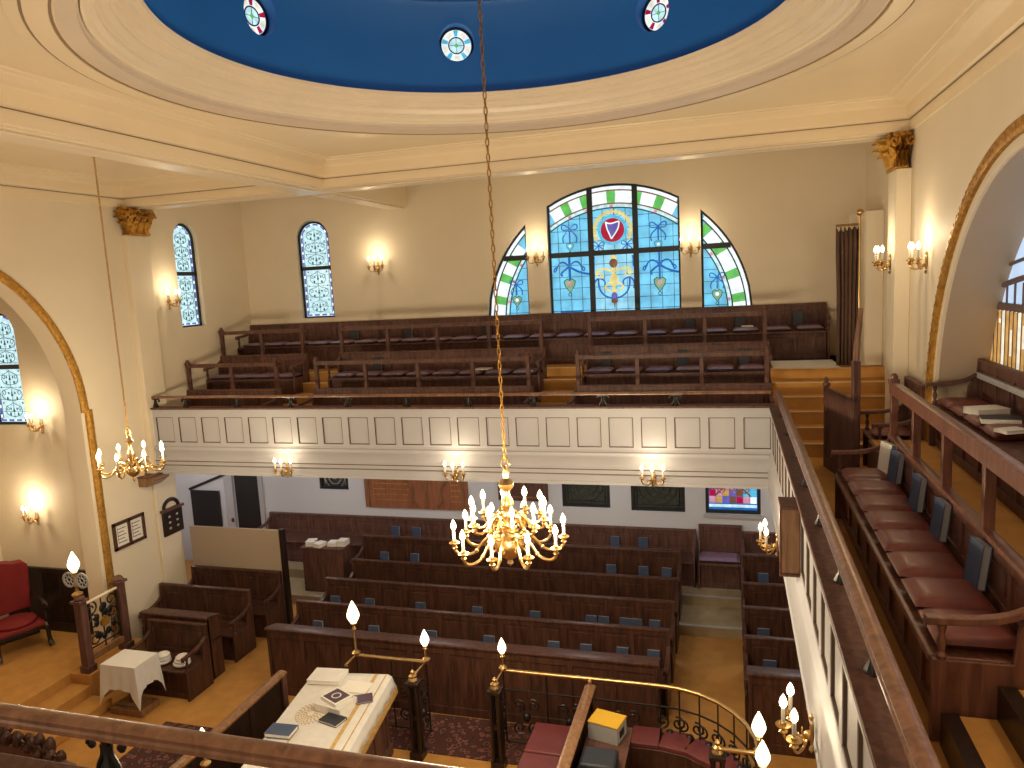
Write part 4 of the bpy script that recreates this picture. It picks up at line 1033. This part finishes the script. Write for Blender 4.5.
solo('lamp_post', B().lathe([(.05, 0), (.05, .1), (.03, .15), (.03, 1.0), (.05, 1.07)], 10, (-5.10, 5.69, 0)), M['woodblack'], 'dark post carrying the flame lamp behind the near handrail', 'post')
rail_lamp('flame lamp at lower left, half hidden by the near handrail', -5.10, 5.69, .12, .95)
# curved bench with red leather pads
t = thing('curved_bench', 'curved dark bench with maroon leather pads inside the brass rail', 'bench', (-.8, 7.4, 0))
path = [(-1.52, 8.10), (-.80, 8.11)]+[(-.80+.96*sin(math.radians(a)), 7.15+.96*cos(math.radians(a))) for a in (20, 42, 64, 86)]
path = [(x, y-.16) for x, y in path]
part('bench_frame', B().sweep([(-.20, 0), (-.20, .44), (.16, .44), (.16, 0)], path), M['woodred'], t, .006, True)
pp = [Vector(p) for p in path]
for i, (a, b_) in enumerate(zip(pp, pp[1:])):
    n = 2 if i == 0 else 1
    for q in range(n):
        s_, e_ = a+(b_-a)*(q/n+.035), a+(b_-a)*((q+1)/n-.035)
        part('seat_pad', B().sweep([(-.19, .44), (-.19, .49), (-.16, .505), (.12, .505), (.15, .49), (.15, .44)], [tuple(s_), tuple(e_)]), M['padred'], t, .006, True)
t = thing('bench', 'straight dark bench with maroon leather pads left of the wooden partition', 'bench', (-2.0, 7.2, 0))
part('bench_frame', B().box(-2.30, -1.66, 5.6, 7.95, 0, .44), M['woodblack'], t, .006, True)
for i in range(4): part('seat_pad', B().box(-2.28, -1.68, 7.37-.58*i, 7.93-.58*i, .44, .50), M['padred'], t, .02, True)
# card box on a dark stand
t = thing('stand', 'dark wooden stand holding the yellow topped box', 'stand', (-1.32, 7.2, 0))
part('cabinet', B().box(-1.54, -1.10, 6.6, 7.6, 0, .74), M['woodblack'], t, .006, True); part('top_board', B().box(-1.55, -1.08, 6.58, 7.62, .74, .765), M['wood'], t, .004, True)
t = thing('card_box', 'grey card box with a bright yellow lid beside the wooden partition', 'box', (-1.33, 7.42, .766), math.radians(-14))
part('box_body', B().box(-.17, .17, -.13, .13, 0, .19), M['grey'], t, .004); part('lid', B().box(-.174, .174, -.134, .134, .19, .205), M['yellow'], t, .003)
o = B(); o.box(.1702, .174, -.07, .05, .05, .13); part('printed_mark', o, M['black'], t)
o = solo('storage_bin', B().box(-1.50, -1.14, 6.66, 6.98, .766, .93), M['navy'], 'dark blue bin in front of the yellow topped box', 'bin', None, .03)

# ------------------------------------------------------------------ wall boards, frames and boxes
t = thing('honours_board', 'wide reddish wooden board with carved panels on the ground floor back wall', 'board', (-5.95, BY, 1.39))
part('board', B().box(-7.04, -4.86, BY-.05, BY, 1.39, 2.58), M['board'], t, .006, True)
for x in (-5.75, -6.99, -4.98): part('stile', B().box(x, x+.06, BY-.065, BY-.05, 1.42, 2.55), M['woodmid'], t, .004, True)
for s, c in ((1, -5.50), (-1, -5.90)):
    part('carved_band', B().tube(bez((c, BY-.06, 1.45), (c+s*.28, BY-.06, 1.6), (c-s*.1, BY-.06, 1.75), (c+s*.25, BY-.06, 1.98), 12), .03, 6), M['woodmid'], t, 0, True)
for x0, x1 in ((-6.85, -6.05), (-5.2, -5.0)):
    b = B(); b.box(x0, x0+.008, BY-.0525, BY-.05, 1.55, 2.23)
    for k in range(7): b.box(x0, x1-.05*(k % 2), BY-.053, BY-.05, 1.55+.11*k, 1.57+.11*k)
    part('gilt_inscription', b, M['gold'], t, 0, True)
t = thing('wall_panel', 'plain brown wooden panel on the back wall behind the large chandelier', 'board', (-3.75, BY, 1.5))
part('board', B().box(-4.25, -3.28, BY-.04, BY, 1.62, 2.58), M['wood'], t, .005, True); part('moulding', B().box(-4.2, -3.33, BY-.05, BY-.04, 1.67, 1.71).box(-3.8, -3.74, BY-.05, BY-.04, 1.67, 2.55), M['woodmid'], t, .003, True)
t = thing('notice_board', 'black notice board leaning on the lobby wall beside the doorway', 'board', (-10.85, BY, .8))
part('panel', B().box(-11.22, -10.50, BY-.05, BY-.02, .82, 1.62), M['black'], t, .004, True)
part('frame', B().tube([(-11.24, BY-.04, 1.64), (-10.22, BY-.04, 2.02)], .028, 6), M['woodblack'], t, 0, True)
t = thing('framed_notices', 'dark double frame holding two white notices on the left wall', 'picture frame', (LX, 9.33, 1.78))
b = B(); FY0, FY1, FZ0, FZ1 = 8.98, 9.63, 1.84, 2.28
for q in ((FY0, FY1, FZ0, FZ0+.05), (FY0, FY1, FZ1-.05, FZ1), (FY0, FY0+.05, FZ0, FZ1), (FY1-.05, FY1, FZ0, FZ1), (9.28, 9.33, FZ0, FZ1)): b.box(LX, LX+.035, *q)
part('frame', b, M['woodred'], t, .004, True)
for y0 in (FY0+.05, 9.33):
    part('notice', B().box(LX, LX+.012, y0, y0+.25, FZ0+.05, FZ1-.05), M['paper'], t, 0, True)
for y0 in (FY0+.09, 9.37):
    b = B(); b.box(LX+.012, LX+.0135, y0, y0+.006, FZ0+.10, FZ0+.35)
    for k in range(5): b.box(LX+.012, LX+.014, y0, y0+.17-(k % 2)*.04, FZ0+.10+.055*k, FZ0+.112+.055*k)
    part('notice_lines', b, M['line'], t, 0, True)
t = thing('memorial_case', 'dark arched memorial case with a round crest on the left wall', 'case', (LX, 10.22, 1.72))
c = [(9.99, 1.72), (10.46, 1.72), (10.46, 2.16), (10.40, 2.20)]
part('case', B().prism([(9.98, 1.72), (10.44, 1.72), (10.44, 2.14), (9.98, 2.14)], LX, LX+.08, 'x'), M['woodblack'], t, .006, True)
part('cornice', B().box(LX, LX+.11, 9.95, 10.47, 2.14, 2.19), M['wood'], t, .005, True)
part('arched_crest', B().tube([(LX+.05, 10.21+.17*cos(math.radians(a)), 2.19+.13*sin(math.radians(a))) for a in range(0, 181, 15)], .035, 8), M['woodblack'], t, 0, True)
b = B()
for k in range(3):
    for q in range(2): b.ball((LX+.085, 10.12+.18*q, 1.84+.10*k), (.006, .03, .022), 8)
part('small_plates', b, M['grey'], t, 0, True)
for lab, x0, x1, y0, y1, z0, z1, wm in (('square brown wooden box fixed to the right gallery front', .36, .498, 5.88, 6.12, 3.34, 3.86, 'woodmid'), ('brown wooden bracket on the left wall under the end of the far gallery', LX, LX+.22, 9.62, 9.95, 2.70, 2.845, 'woodmid')):
    t = thing('wooden_box' if x1 > 0 else 'wooden_bracket', lab, 'box' if x1 > 0 else 'bracket', ((x0+x1)/2, (y0+y1)/2, z0))
    part('body', B().box(x0, x1, y0, y1, z0, z1) if x1 > 0 else B().prism([(x0, z0+.1), (x0, z1), (x1+.12, z1), (x1+.12, z1-.03), (x1-.05, z0), (x0, z0)], y0, y1, 'y'), M[wm], t, .008, True)
    f = B(); f.box(x0-.008, x1-.002, y0-.012, y1+.012, z1, z1+.025)
    if x1 > 0: f.box(x0-.012, x1-.002, y0-.012, y0+.03, z0-.02, z0); f.box(x0-.01, x0, y0, y0+.03, z0, z1)
    part('edge_moulding', f, M['wood'], t, .003, True)
# ------------------------------------------------------------------ pilasters with gilded capitals
struct('trim_pilaster_left', B().box(LX, LX+.10, 9.90, 10.36, 2.86, 6.76).box(LX, LX+.13, 9.86, 10.40, 2.86, 3.0), M['wall'], .008)
struct('trim_pilaster_left_foot', B().box(LX, LX+.05, 9.90, 10.36, 0, 2.84), M['wall'], .008)
struct('trim_pilaster_right', B().box(1.90, RX, 9.94, 10.40, FG, 6.78), M['wall'], .008)
def capital(label, x0, x1, y0, y1, z0, z1):
    t = thing('pilaster_capital', label, 'capital', ((x0+x1)/2, (y0+y1)/2, z0)); h = z1-z0
    cx, cy, wx, wy = (x0+x1)/2, (y0+y1)/2, (x1-x0)/2, (y1-y0)/2
    def sq(k, z): return [(cx-wx*k, cy-wy*k, z), (cx+wx*k, cy-wy*k, z), (cx+wx*k, cy+wy*k, z), (cx-wx*k, cy+wy*k, z)]
    b = B(); L = [(1.0, z0), (1.08, z0+.02), (.96, z0+.05), (.92, z0+h*.4), (1.0, z0+h*.75), (1.12, z0+h*.90)]
    vs = [p for k, z in L for p in sq(k, z)]; n = len(L)
    b.add(vs, [(4*i+j, 4*i+(j+1) % 4, 4*i+4+(j+1) % 4, 4*i+4+j) for i in range(n-1) for j in range(4)]+[(3, 2, 1, 0), tuple(4*n-4+j for j in range(4))])
    part('bell', b, M['gold'], t, 0, True)
    part('abacus', B().box(cx-wx*1.3, cx+wx*1.3, cy-wy*1.3, cy+wy*1.3, z0+h*.90, z1), M['gold'], t, .012, True)
    lv = B()
    def leaf(p, nrm, tan, w, ht, out):
        """one acanthus leaf: a ribbed blade that rises along the bell and curls outwards"""
        P = Vector(p); n_ = Vector(nrm); t_ = Vector(tan); up = Vector((0, 0, 1)); rows = []
        prof = [(0, .0, .55), (.25, .012, .85), (.5, .03, 1.0), (.72, out*.45, .95), (.9, out*.8, .8), (1.0, out, .7), (.96, out*1.25, .5), (.82, out*1.3, .2)]
        for zf, of, wf in prof:
            c = P+up*(ht*zf)+n_*of
            rows.append([c+t_*(w*wf*u)+n_*(.016*(1-abs(u))+.010*cos(u*9)) for u in (-1, -.66, -.33, 0, .33, .66, 1)])
        k = 7; vs = [tuple(q) for r in rows for q in r]+[tuple(q-n_*.02) for r in rows for q in r]; m = len(rows); o = m*k
        fs = [(i*k+j, i*k+j+1, (i+1)*k+j+1, (i+1)*k+j) for i in range(m-1) for j in range(k-1)]
        fs += [(o+i*k+j, o+(i+1)*k+j, o+(i+1)*k+j+1, o+i*k+j+1) for i in range(m-1) for j in range(k-1)]
        fs += [(i*k, (i+1)*k, o+(i+1)*k, o+i*k) for i in range(m-1)]+[(i*k+k-1, o+i*k+k-1, o+(i+1)*k+k-1, (i+1)*k+k-1) for i in range(m-1)]
        lv.add(vs, fs)
    faces = [((0, -1), wx, wy), ((1, 0), wy, wx), ((-1, 0), wy, wx)]
    for (nx, ny), hw, dep in faces:
        if (nx > 0 and x1 >= RX-.06) or (nx < 0 and x0 <= LX+.06): continue
        tx, ty = -ny, nx; n3, t3 = (nx, ny, 0), (tx, ty, 0)
        for zz, us, ht, out in ((z0+.03, (-.66, 0, .66), h*.42, .085), (z0+h*.28, (-.98, -.33, .33, .98), h*.42, .12), (z0+h*.52, (-.7, 0, .7), h*.36, .13)):
            for u in us: leaf((cx+nx*dep*.97+tx*hw*u, cy+ny*dep*.97+ty*hw*u, zz), n3, t3, hw*.25, ht, out)
        for s in (-1, 1):
            c = (cx+nx*(dep+.07)+tx*s*hw*1.15, cy+ny*(dep+.07)+ty*s*hw*1.15, z0+h*.77)
            part('volute', B().tube(spiral(c, .062, .012, PI/2, s*1.4, 16, (t3, (0, 0, 1))), [.024]*10+[.02]*7, 6), M['gold'], t, 0, True)
        part('fleuron', B().ball((cx+nx*dep*1.3, cy+ny*dep*1.3, z0+h*.93), .04, 8), M['gold'], t, 0, True)
    part('acanthus_leaves', lv, M['gold'], t, 0, True)
capital('gilded leafy capital of the left wall pilaster under the ceiling beam', LX+.03, LX+.16, 9.92, 10.34, 6.76, 7.19)
capital('gilded leafy capital of the right wall pilaster under the ceiling beam', 1.88, RX-.04, 9.96, 10.36, 6.78, 7.19)
t = thing('alarm_box', 'small grey alarm box high on the wall beside the right pilaster', 'alarm', (RX, 11.15, 6.86))
part('case', B().box(RX-.05, RX, 11.08, 11.22, 6.86, 7.0), M['grey'], t, .006, True); part('panel', B().box(RX-.055, RX-.05, 11.10, 11.16, 6.88, 6.98), M['blue'], t, 0, True)

# ------------------------------------------------------------------ lights
def candle_meshes(s=1.0):
    pan = mesh_from('drip_pan', B().lathe([(.012*s, -.045*s), (.026*s, -.03*s), (.014*s, -.015*s), (.020*s, -.005*s), (.044*s, .004*s), (.046*s, .012*s), (.02*s, .014*s), (.02*s, .03*s), (.016*s, .032*s)], 12))
    can = mesh_from('candle', B().lathe([(.0125*s, .02*s), (.0125*s, .115*s), (.009*s, .12*s)], 10))
    bul = mesh_from('bulb', B().lathe([(.008*s, .118*s), (.019*s, .132*s), (.024*s, .150*s), (.019*s, .172*s), (.010*s, .192*s), (.002*s, .205*s)], 10))
    return pan, can, bul
CM = candle_meshes(1.0); CM2 = candle_meshes(1.12)
def candle_set(arm, p, cm):
    for nm, me, m in zip(('drip_pan', 'candle', 'bulb'), cm, ('brass', 'candle', 'bulb')):
        o = link(nm, me, M[m], arm); o.location = p
# three-candle wall light, facing local -y
def sconce():
    t = thing('wall_sconce', '', 'wall light', (0, 0, 0))
    part('backplate', B().ball((0, -.012, 0), (.035, .014, .085), 12).ball((0, -.03, -.02), (.028, .03, .03), 10).lathe([(.004, -.13), (.016, -.11), (.010, -.09)], 8, (0, -.014, 0)).ball((0, -.014, .095), (.018, .014, .022), 8), M['brass'], t)
    for x, y in ((-.14, -.12), (0, -.17), (.14, -.12)):
        a = part('arm', B().tube(bez((0, -.03, -.02), (x*.4, y*.5, -.10), (x*1.05, y*1.05, -.09), (x, y, .0), 10), .008, 7).tube(spiral((x*.45, y*.5, -.03), .012, .026, 0, 1.1, 10), .005, 5), M['brass'], t)
        candle_set(a, (x, y, .02), CM)
    return t
SC0 = sconce(); first = True
def place_sconce(label, loc, rz, watts=W_SC, d=.26):
    global first
    if first: o = SC0; o['label'] = label; o.location = loc; o.rotation_euler = (0, 0, rz); first = False
    else: o = dup(SC0, loc, rz, label)
    q = Matrix.Rotation(rz, 3, 'Z') @ Vector((0, -d, .30)); lamp('sconce_light', tuple(Vector(loc)+q), watts, r=.07)
place_sconce('three candle wall light on the back wall, between the round headed window and the lunette', (-6.39, BY, 6.10), 0)
place_sconce('three candle wall light on the pier left of the harp window', (-3.28, BY, 6.08), 0)
place_sconce('three candle wall light on the pier right of the harp window', (-.62, BY, 6.08), 0)
place_sconce('brass candle wall light on the left wall beside the round headed window', (LX, 10.78, 5.66), PI/2)
place_sconce('brass candle wall light on the right wall beside the gilded arch', (RX, 9.15, 5.68), -PI/2, W_SC*1.3)
place_sconce('brass candle wall light on the side of the right pilaster', (1.90, 10.17, 5.68), -PI/2)
place_sconce('upper candle wall light in the left arch, beside the window sill', (-10.36, 8.95, 3.86), 0, W_SC*1.5)
place_sconce('lower candle wall light in the left arch, above the red armchair', (-10.72, 8.95, 2.36), 0, W_SC*1.7)
place_sconce('left of the three candle lights hung on the far gallery front', (-6.70, 9.95, 2.96), 0)
place_sconce('middle of the three candle lights on the far gallery front, behind the chandelier', (-3.86, 9.95, 2.96), 0)
place_sconce('right of the three candle lights hung on the far gallery front', (-1.02, 9.95, 2.96), 0)
place_sconce('candle light on the right gallery front below the square wooden box', (.445, 7.75, 2.90), -PI/2, 2.0)
place_sconce('nearest candle light on the right gallery front, at the lower right', (.445, 4.36, 2.98), -PI/2, 1.6)

def chain(x, y, z0, z1, r=.022):
    b = B(); step = r*2.9; n = int((z1-z0)/step)
    for i in range(n+1):
        z = z0+(z1-z0)*(i+.5)/(n+1); ax = (1, 0) if i % 2 else (0, 1); pts = []
        for k in range(10):
            a = 2*PI*k/10; pts.append((x+ax[0]*r*.62*cos(a), y+ax[1]*r*.62*cos(a), z+r*1.75*sin(a)))
        b.tube(pts, r*.26, 5, True)
    return b
def chandelier(label, cx, cy, tiers, body, ztop, zceil, cm, r=.022):
    t = thing('chandelier', label, 'chandelier', (cx, cy, 0))
    part('stem', B().lathe(body, 20, (0, 0, 0)), M['brass'], t)
    part('chain', chain(0, 0, ztop+.05, zceil, r), M['gold'], t)
    part('hanging_loop', B().tube([(.035*cos(a), 0, ztop+.03+.05*sin(a)) for a in [2*PI*k/16 for k in range(16)]], .010, 6, True).tube([(0, .03*cos(a), ztop-.03+.035*sin(a)) for a in [2*PI*k/14 for k in range(14)]], .008, 6, True), M['brass'], t)
    part('ceiling_hook', B().lathe([(.02, -.05), (.06, -.02), (.07, 0)], 12, (0, 0, zceil)), M['brass'], t)
    for n, a0, R, zc, zh, dip in tiers:
        ab = B().tube(bez((.05, 0, zh), (R*.35, 0, zh+.16), (R*.45, 0, zh+.05), (R*.60, 0, zc-dip*.8), 10)[:-1]+bez((R*.60, 0, zc-dip*.8), (R*.72, 0, zc-dip*1.5), (R*1.02, 0, zc-dip*1.3), (R, 0, zc-.03), 10), .014, 8)
        ab.tube(spiral((R*.36, 0, zh+.0), .015, .045, 0, 1.2, 12), .008, 5).ball((R*.60, 0, zc-dip*.8), .022, 8)
        me = mesh_from('arm', ab)
        for i in range(n):
            a = link('arm', me, M['brass'], t); a.rotation_euler = (0, 0, math.radians(a0)+2*PI*i/n); candle_set(a, (R, 0, zc), cm)
    return t
BODY = [(.004, 3.12), (.03, 3.15), (.02, 3.18), (.05, 3.20), (.10, 3.23), (.135, 3.29), (.14, 3.34), (.11, 3.40), (.05, 3.43), (.045, 3.46), (.08, 3.49), (.095, 3.53), (.08, 3.57), (.045, 3.60), (.035, 3.65), (.05, 3.68), (.06, 3.71), (.05, 3.75), (.03, 3.78), (.03, 3.83), (.06, 3.86), (.07, 3.90), (.05, 3.93), (.02, 3.95), (.03, 4.0), (.01, 4.06)]
yawc = math.degrees(math.atan2(DC[1], DC[0]))+180     # towards the camera
chandelier('large two tier brass chandelier with candle bulbs hanging from the blue dome', DC[0], DC[1], [(10, yawc+18, .50, 3.36, 3.33, .09), (10, yawc+6, .335, 3.555, 3.53, .06)], BODY, 4.06, 10.36, CM2)
for a in range(5): q = math.radians(yawc+72*a); lamp('chandelier_light', (DC[0]+.66*cos(q), DC[1]+.66*sin(q), 3.74), W_CH, r=.08)
BODY2 = [(.004, 3.36), (.02, 3.39), (.012, 3.42), (.06, 3.45), (.085, 3.50), (.075, 3.56), (.035, 3.60), (.03, 3.66), (.05, 3.70), (.055, 3.76), (.03, 3.80), (.028, 3.86), (.045, 3.90), (.02, 3.95), (.01, 4.0)]
chandelier('smaller single tier brass chandelier hanging in front of the left wall', -7.55, 7.75, [(8, 20, .40, 3.60, 3.55, .09)], BODY2, 4.0, 7.55, CM2, .016)
for a in range(3): q = math.radians(120*a); lamp('chandelier_light', (-7.55+.52*cos(q), 7.75+.52*sin(q), 3.86), W_CH*.45, r=.06)
for x, y, z in ((-8.97, 7.93, 2.32), (-4.67, 8.05, 1.86), (-3.70, 8.05, 1.54), (-2.69, 8.04, 1.52), (.22, 7.0, 1.54), (.24, 6.62, 1.50), (-5.1, 5.69, 1.53)): lamp('rail_lamp_light', (x, y, z), 2.2)

# ------------------------------------------------------------------ seat pads
def pad_mesh(w, d, h):
    n = 12; vs = []; b = B()
    for s in (1, -1):
        for j in range(n+1):
            for i in range(n+1):
                u, v = -1+2*i/n, -1+2*j/n; e = max(0, (1-abs(u)**5)*(1-abs(v)**5))**.5
                vs.append((u*w/2, v*d/2, h*.5+s*h*.5*e))
    k = n+1; fs = []
    for o, fl_ in ((0, 0), (k*k, 1)):
        for j in range(n):
            for i in range(n):
                q = (o+j*k+i, o+j*k+i+1, o+(j+1)*k+i+1, o+(j+1)*k+i); fs.append(q[::-1] if fl_ else q)
    b.add(vs, fs); me = mesh_from('seat_cushion', b)
    bm = bmesh.new(); bm.from_mesh(me); bmesh.ops.remove_doubles(bm, verts=bm.verts, dist=1e-4); bm.to_mesh(me); bm.free(); me.shade_smooth(); return me
PADM = pad_mesh(.40, .40, .075); PADL = pad_mesh(.395, .41, .095); PADM.materials.append(M['purple']); PADL.materials.append(M['leather'])
ORD += ['twenty first', 'twenty second', 'twenty third', 'twenty fourth']
def pad(me, loc, rz, label, group):
    o = bpy.data.objects.new('seat_cushion', me); COL.objects.link(o); o.location = loc; o.rotation_euler = (0, 0, rz); tag(o, label, 'cushion', group)
n3 = 22
for i in range(n3): pad(PADM, (-9.26+10.72*(i+.5)/n3, 12.73, T3+.45), 0, 'plum seat cushion, %s from the left on the long back wall pew' % ORD[i], 'cushions on the back wall pew')
for nm, x0, L, n in (('left', -9.26, 1.78, 4), ('middle', -6.74, 3.76, 8), ('right', -2.22, 2.76, 6)):
    for i in range(n): pad(PADM, (x0+L*(i+.5)/n, 11.72, T2+.45), 0, 'plum seat cushion, %s from the left on the %s pew of the second gallery row' % (ORD[i], nm), 'cushions on the second gallery row')
for i in range(8): pad(PADL, (1.20, 4.24+.443*i, FG+.45), PI/2, 'maroon leather cushion, %s from the near end of the right gallery bench' % ORD[i], 'leather cushions on the right gallery bench')
for i in range(4): pad(PADL, (2.25, 8.35-.46*i, T2+.45), PI/2, 'maroon cushion, %s from the far end of the rear bench in the right arch' % ORD[i], 'cushions on the rear bench in the arch')
pad(PADL, (1.78, 9.32, FG+.45), PI/2, 'maroon cushion on the short bench by the gallery stair', 'cushions on the short bench')
for i, x in enumerate((-.36, -.08)): pad(PADM, (x, 12.72, .79), 0, 'plum cushion on the pew closing the right aisle, %s one' % ('left', 'right')[i], 'cushions at the end of the right aisle')

# ------------------------------------------------------------------ prayer books standing against the pew backs
def book_proto(mat, w=.15, h=.22, d=.04):
    t = thing('prayer_book', '', 'book', (0, 0, 0), 0)
    part('pages', B().box(-w/2+.006, w/2-.004, -d/2+.004, d/2-.004, .004, h-.004), M['grey'], t)
    c = B(); c.box(-w/2, w/2, -d/2, -d/2+.004, 0, h); c.box(-w/2, w/2, d/2-.004, d/2, 0, h); c.box(-w/2, -w/2+.005, -d/2, d/2, 0, h)
    part('cover', c, M[mat], t, .001); return t
PB = {k: book_proto(k) for k in ('blue', 'navy', 'paper')}; used = set()
def stand(k, loc, rz, label, group, s=1.0, lean=.12):
    if k in used: o = dup(PB[k], loc, rz, label, group)
    else: o = PB[k]; used.add(k); o.location = loc; o['label'] = label; o['group'] = group
    o.rotation_euler = (-lean, 0, rz); o.scale = (s, s, s)
g = 'prayer books on the ground floor pews'
for rown, y, z, xs in (('first', 9.50, .452, (-6.14, -5.19, -4.26, -3.37, -2.42, -1.96, -1.46, -1.04)), ('second', 10.39, .452, (-6.34, -5.71, -4.81, -3.85, -2.92, -2.05, -1.86, -1.54, -1.37, -1.11)),
                       ('fourth', 11.99, .622, (-6.2, -5.6, -1.98, -1.44, -1.06)), ('back wall', 12.92, .792, (-6.4, -5.95, -2.05, -1.54))):
    for i, x in enumerate(xs): stand('blue', (x, y, z), RND.uniform(-.12, .12), 'blue prayer book, %s from the left on the %s ground floor pew, middle block' % (ORD[i], rown), g, 1.12)
for x, y, z, r in ((.44, 9.50, .452, 'first'), (.40, 10.39, .452, 'second'), (.46, 11.99, .622, 'fourth')): stand('blue', (x, y, z), .05, 'blue prayer book on the %s pew right of the carpeted aisle' % r, g, 1.12)
g = 'prayer books on the far gallery pews'
for i, x in enumerate((-6.95, -5.82, -4.25, -.65, .16, 1.06)): stand('navy', (x, 12.93, T3+.51), .1*(-1)**i, 'dark prayer book, %s from the left on the long back wall pew' % ORD[i], g, 1.05)
for i, x in enumerate((-6.01, -1.93, -.72, .2)): stand('navy', (x, 11.92, T2+.51), .1*(-1)**i, 'dark prayer book, %s from the left on the second gallery row' % ORD[i], g, 1.05)
g = 'prayer books on the right gallery bench'
for y, lab in ((6.28, 'third from the near end'), (5.62, 'second from the near end'), (4.80, 'nearest the camera')): stand('blue', (1.375, y, FG+.52), -PI/2+.1, 'blue prayer book leaning on the right gallery bench back, '+lab, g, 1.25)
stand('paper', (1.355, 7.36, FG+.52), -PI/2+.3, 'white prayer book at the far end of the right gallery bench', g, 1.3)
stand('blue', (1.375, 7.08, FG+.52), -PI/2+.2, 'blue prayer book beside the white one on the right gallery bench', g, 1.25)
book('open_prayer_book', 'white covered book lying on the rear bench in the right arch', 2.24, 7.62, T2+.53, .30, .22, .06, .3, 'paper')
book('closed_prayer_book', 'dark thick book lying on the rear bench in the right arch', 2.22, 7.20, T2+.53, .30, .20, .05, -.2, 'navy')
book('small_prayer_book', 'small pale book nearest the camera on the rear arch bench', 2.18, 6.80, T2+.53, .20, .14, .03, .4, 'paper')
solo('paper_sheet', B().prism([(-4.12, 11.62), (-3.86, 11.60), (-3.82, 11.82), (-4.06, 11.86)], T2+.53, T2+.545, 'z'), M['paper'], 'white folded paper lying on the middle pew of the second gallery row', 'paper')
solo('paper_sheet', B().box(.18, .36, 12.62, 12.78, T3+.53, T3+.55), M['paper'], 'small white paper on the long back wall pew, at its right part', 'paper')
for i, (x, y, h) in enumerate(((-7.56, 11.72, .16), (-7.36, 11.66, .12), (-7.14, 11.84, .14), (-6.95, 11.86, .10))):
    pass
t = thing('book_table', 'small dark table with white books by the left end of the back pew', 'table', (-7.28, 11.78, .17))
part('tabletop', B().box(-7.72, -6.84, 11.60, 11.98, 1.0, 1.03), M['wood'], t, .004, True)
part('front_panel', B().box(-7.70, -6.86, 11.63, 11.95, .17, 1.0), M['wood'], t, .006, True)
for i, (x, y, hh, rz) in enumerate(((-7.56, 11.76, .09, .2), (-7.36, 11.72, .07, -.3), (-7.14, 11.82, .06, .1), (-6.95, 11.84, .10, .0))):
    book('white_book', 'white book, %s from the left on the small dark table under the gallery' % ORD[i], x, y, 1.031, .17, .20, hh, rz, 'paper', 'white books on the small dark table')
b = B()
for i in range(9): b.ball((-9.02+.055*i, 10.33+.02*sin(i*2), 3.66+.04*sin(i*1.7)), (.09, .10, .20+.03*cos(i*2.3)), 10)
solo('cloth_bundle', b, M['cloth'], 'crumpled white cloth bundle behind the left end of the far handrail', 'cloth bundle')

for x in (-7.6, -5.0, -2.4, .9): lamp('under_gallery_fill', (x, 11.6, 2.62), 9.5, (1, .95, .92), .15)  # unseen lights added to match the cool light below the gallery
lamp('lobby_fill', (-10.6, 11.6, 2.5), 14, (1, .93, .86), .12)  # unseen light added to brighten the lobby

# unseen lamps added to brighten the camera's end and the right gallery
for p, w_ in (((1.85, 3.3, 6.05), 26), ((-.9, .6, 6.3), 20), ((-5.5, .6, 6.3), 14)): lamp('front_gallery_fill', p, w_, r=.1)
nz = B()
for y, z in ((11.42, .17), (12.18, .34)): nz.box(-.86, .15, y-.012, y+.03, z-.01, z+.008); nz.box(-7.4, -6.6, y-.012, y+.03, z-.01, z+.008)
struct('trim_aisle_nosing', nz, M['grey'])
# ------------------------------------------------------------------ camera and world
cam = bpy.data.cameras.new('camera'); co = bpy.data.objects.new('camera', cam); COL.objects.link(co)
cam.sensor_width = 36; cam.lens = 744.6/1024*36; cam.clip_start = .05
yaw, pit, rol = [math.radians(a) for a in (16.5256, 7.8007, -3.038)]
fw = Vector((-sin(yaw)*cos(pit), cos(yaw)*cos(pit), -sin(pit))); r0 = Vector((cos(yaw), sin(yaw), 0)); u0 = r0.cross(fw)
rr = r0*cos(rol)+u0*sin(rol); uu = -r0*sin(rol)+u0*cos(rol)
mw = Matrix((rr, uu, -fw)).transposed().to_4x4(); mw.translation = Vector((0, 0, 5.7)); co.matrix_world = mw
SC.camera = co
w = bpy.data.worlds.new('world'); SC.world = w; w.use_nodes = True
bg = w.node_tree.nodes['Background']; bg.inputs['Color'].default_value = (1, .90, .76, 1); bg.inputs['Strength'].default_value = WORLD
SC.view_settings.view_transform = 'Standard'; SC.view_settings.look = 'None'; SC.view_settings.exposure = EXPO; SC.view_settings.gamma = 1
SC.view_settings.use_curve_mapping = False
SC.cycles.max_bounces = 6; SC.cycles.diffuse_bounces = 4; SC.cycles.caustics_reflective = False; SC.cycles.caustics_refractive = False
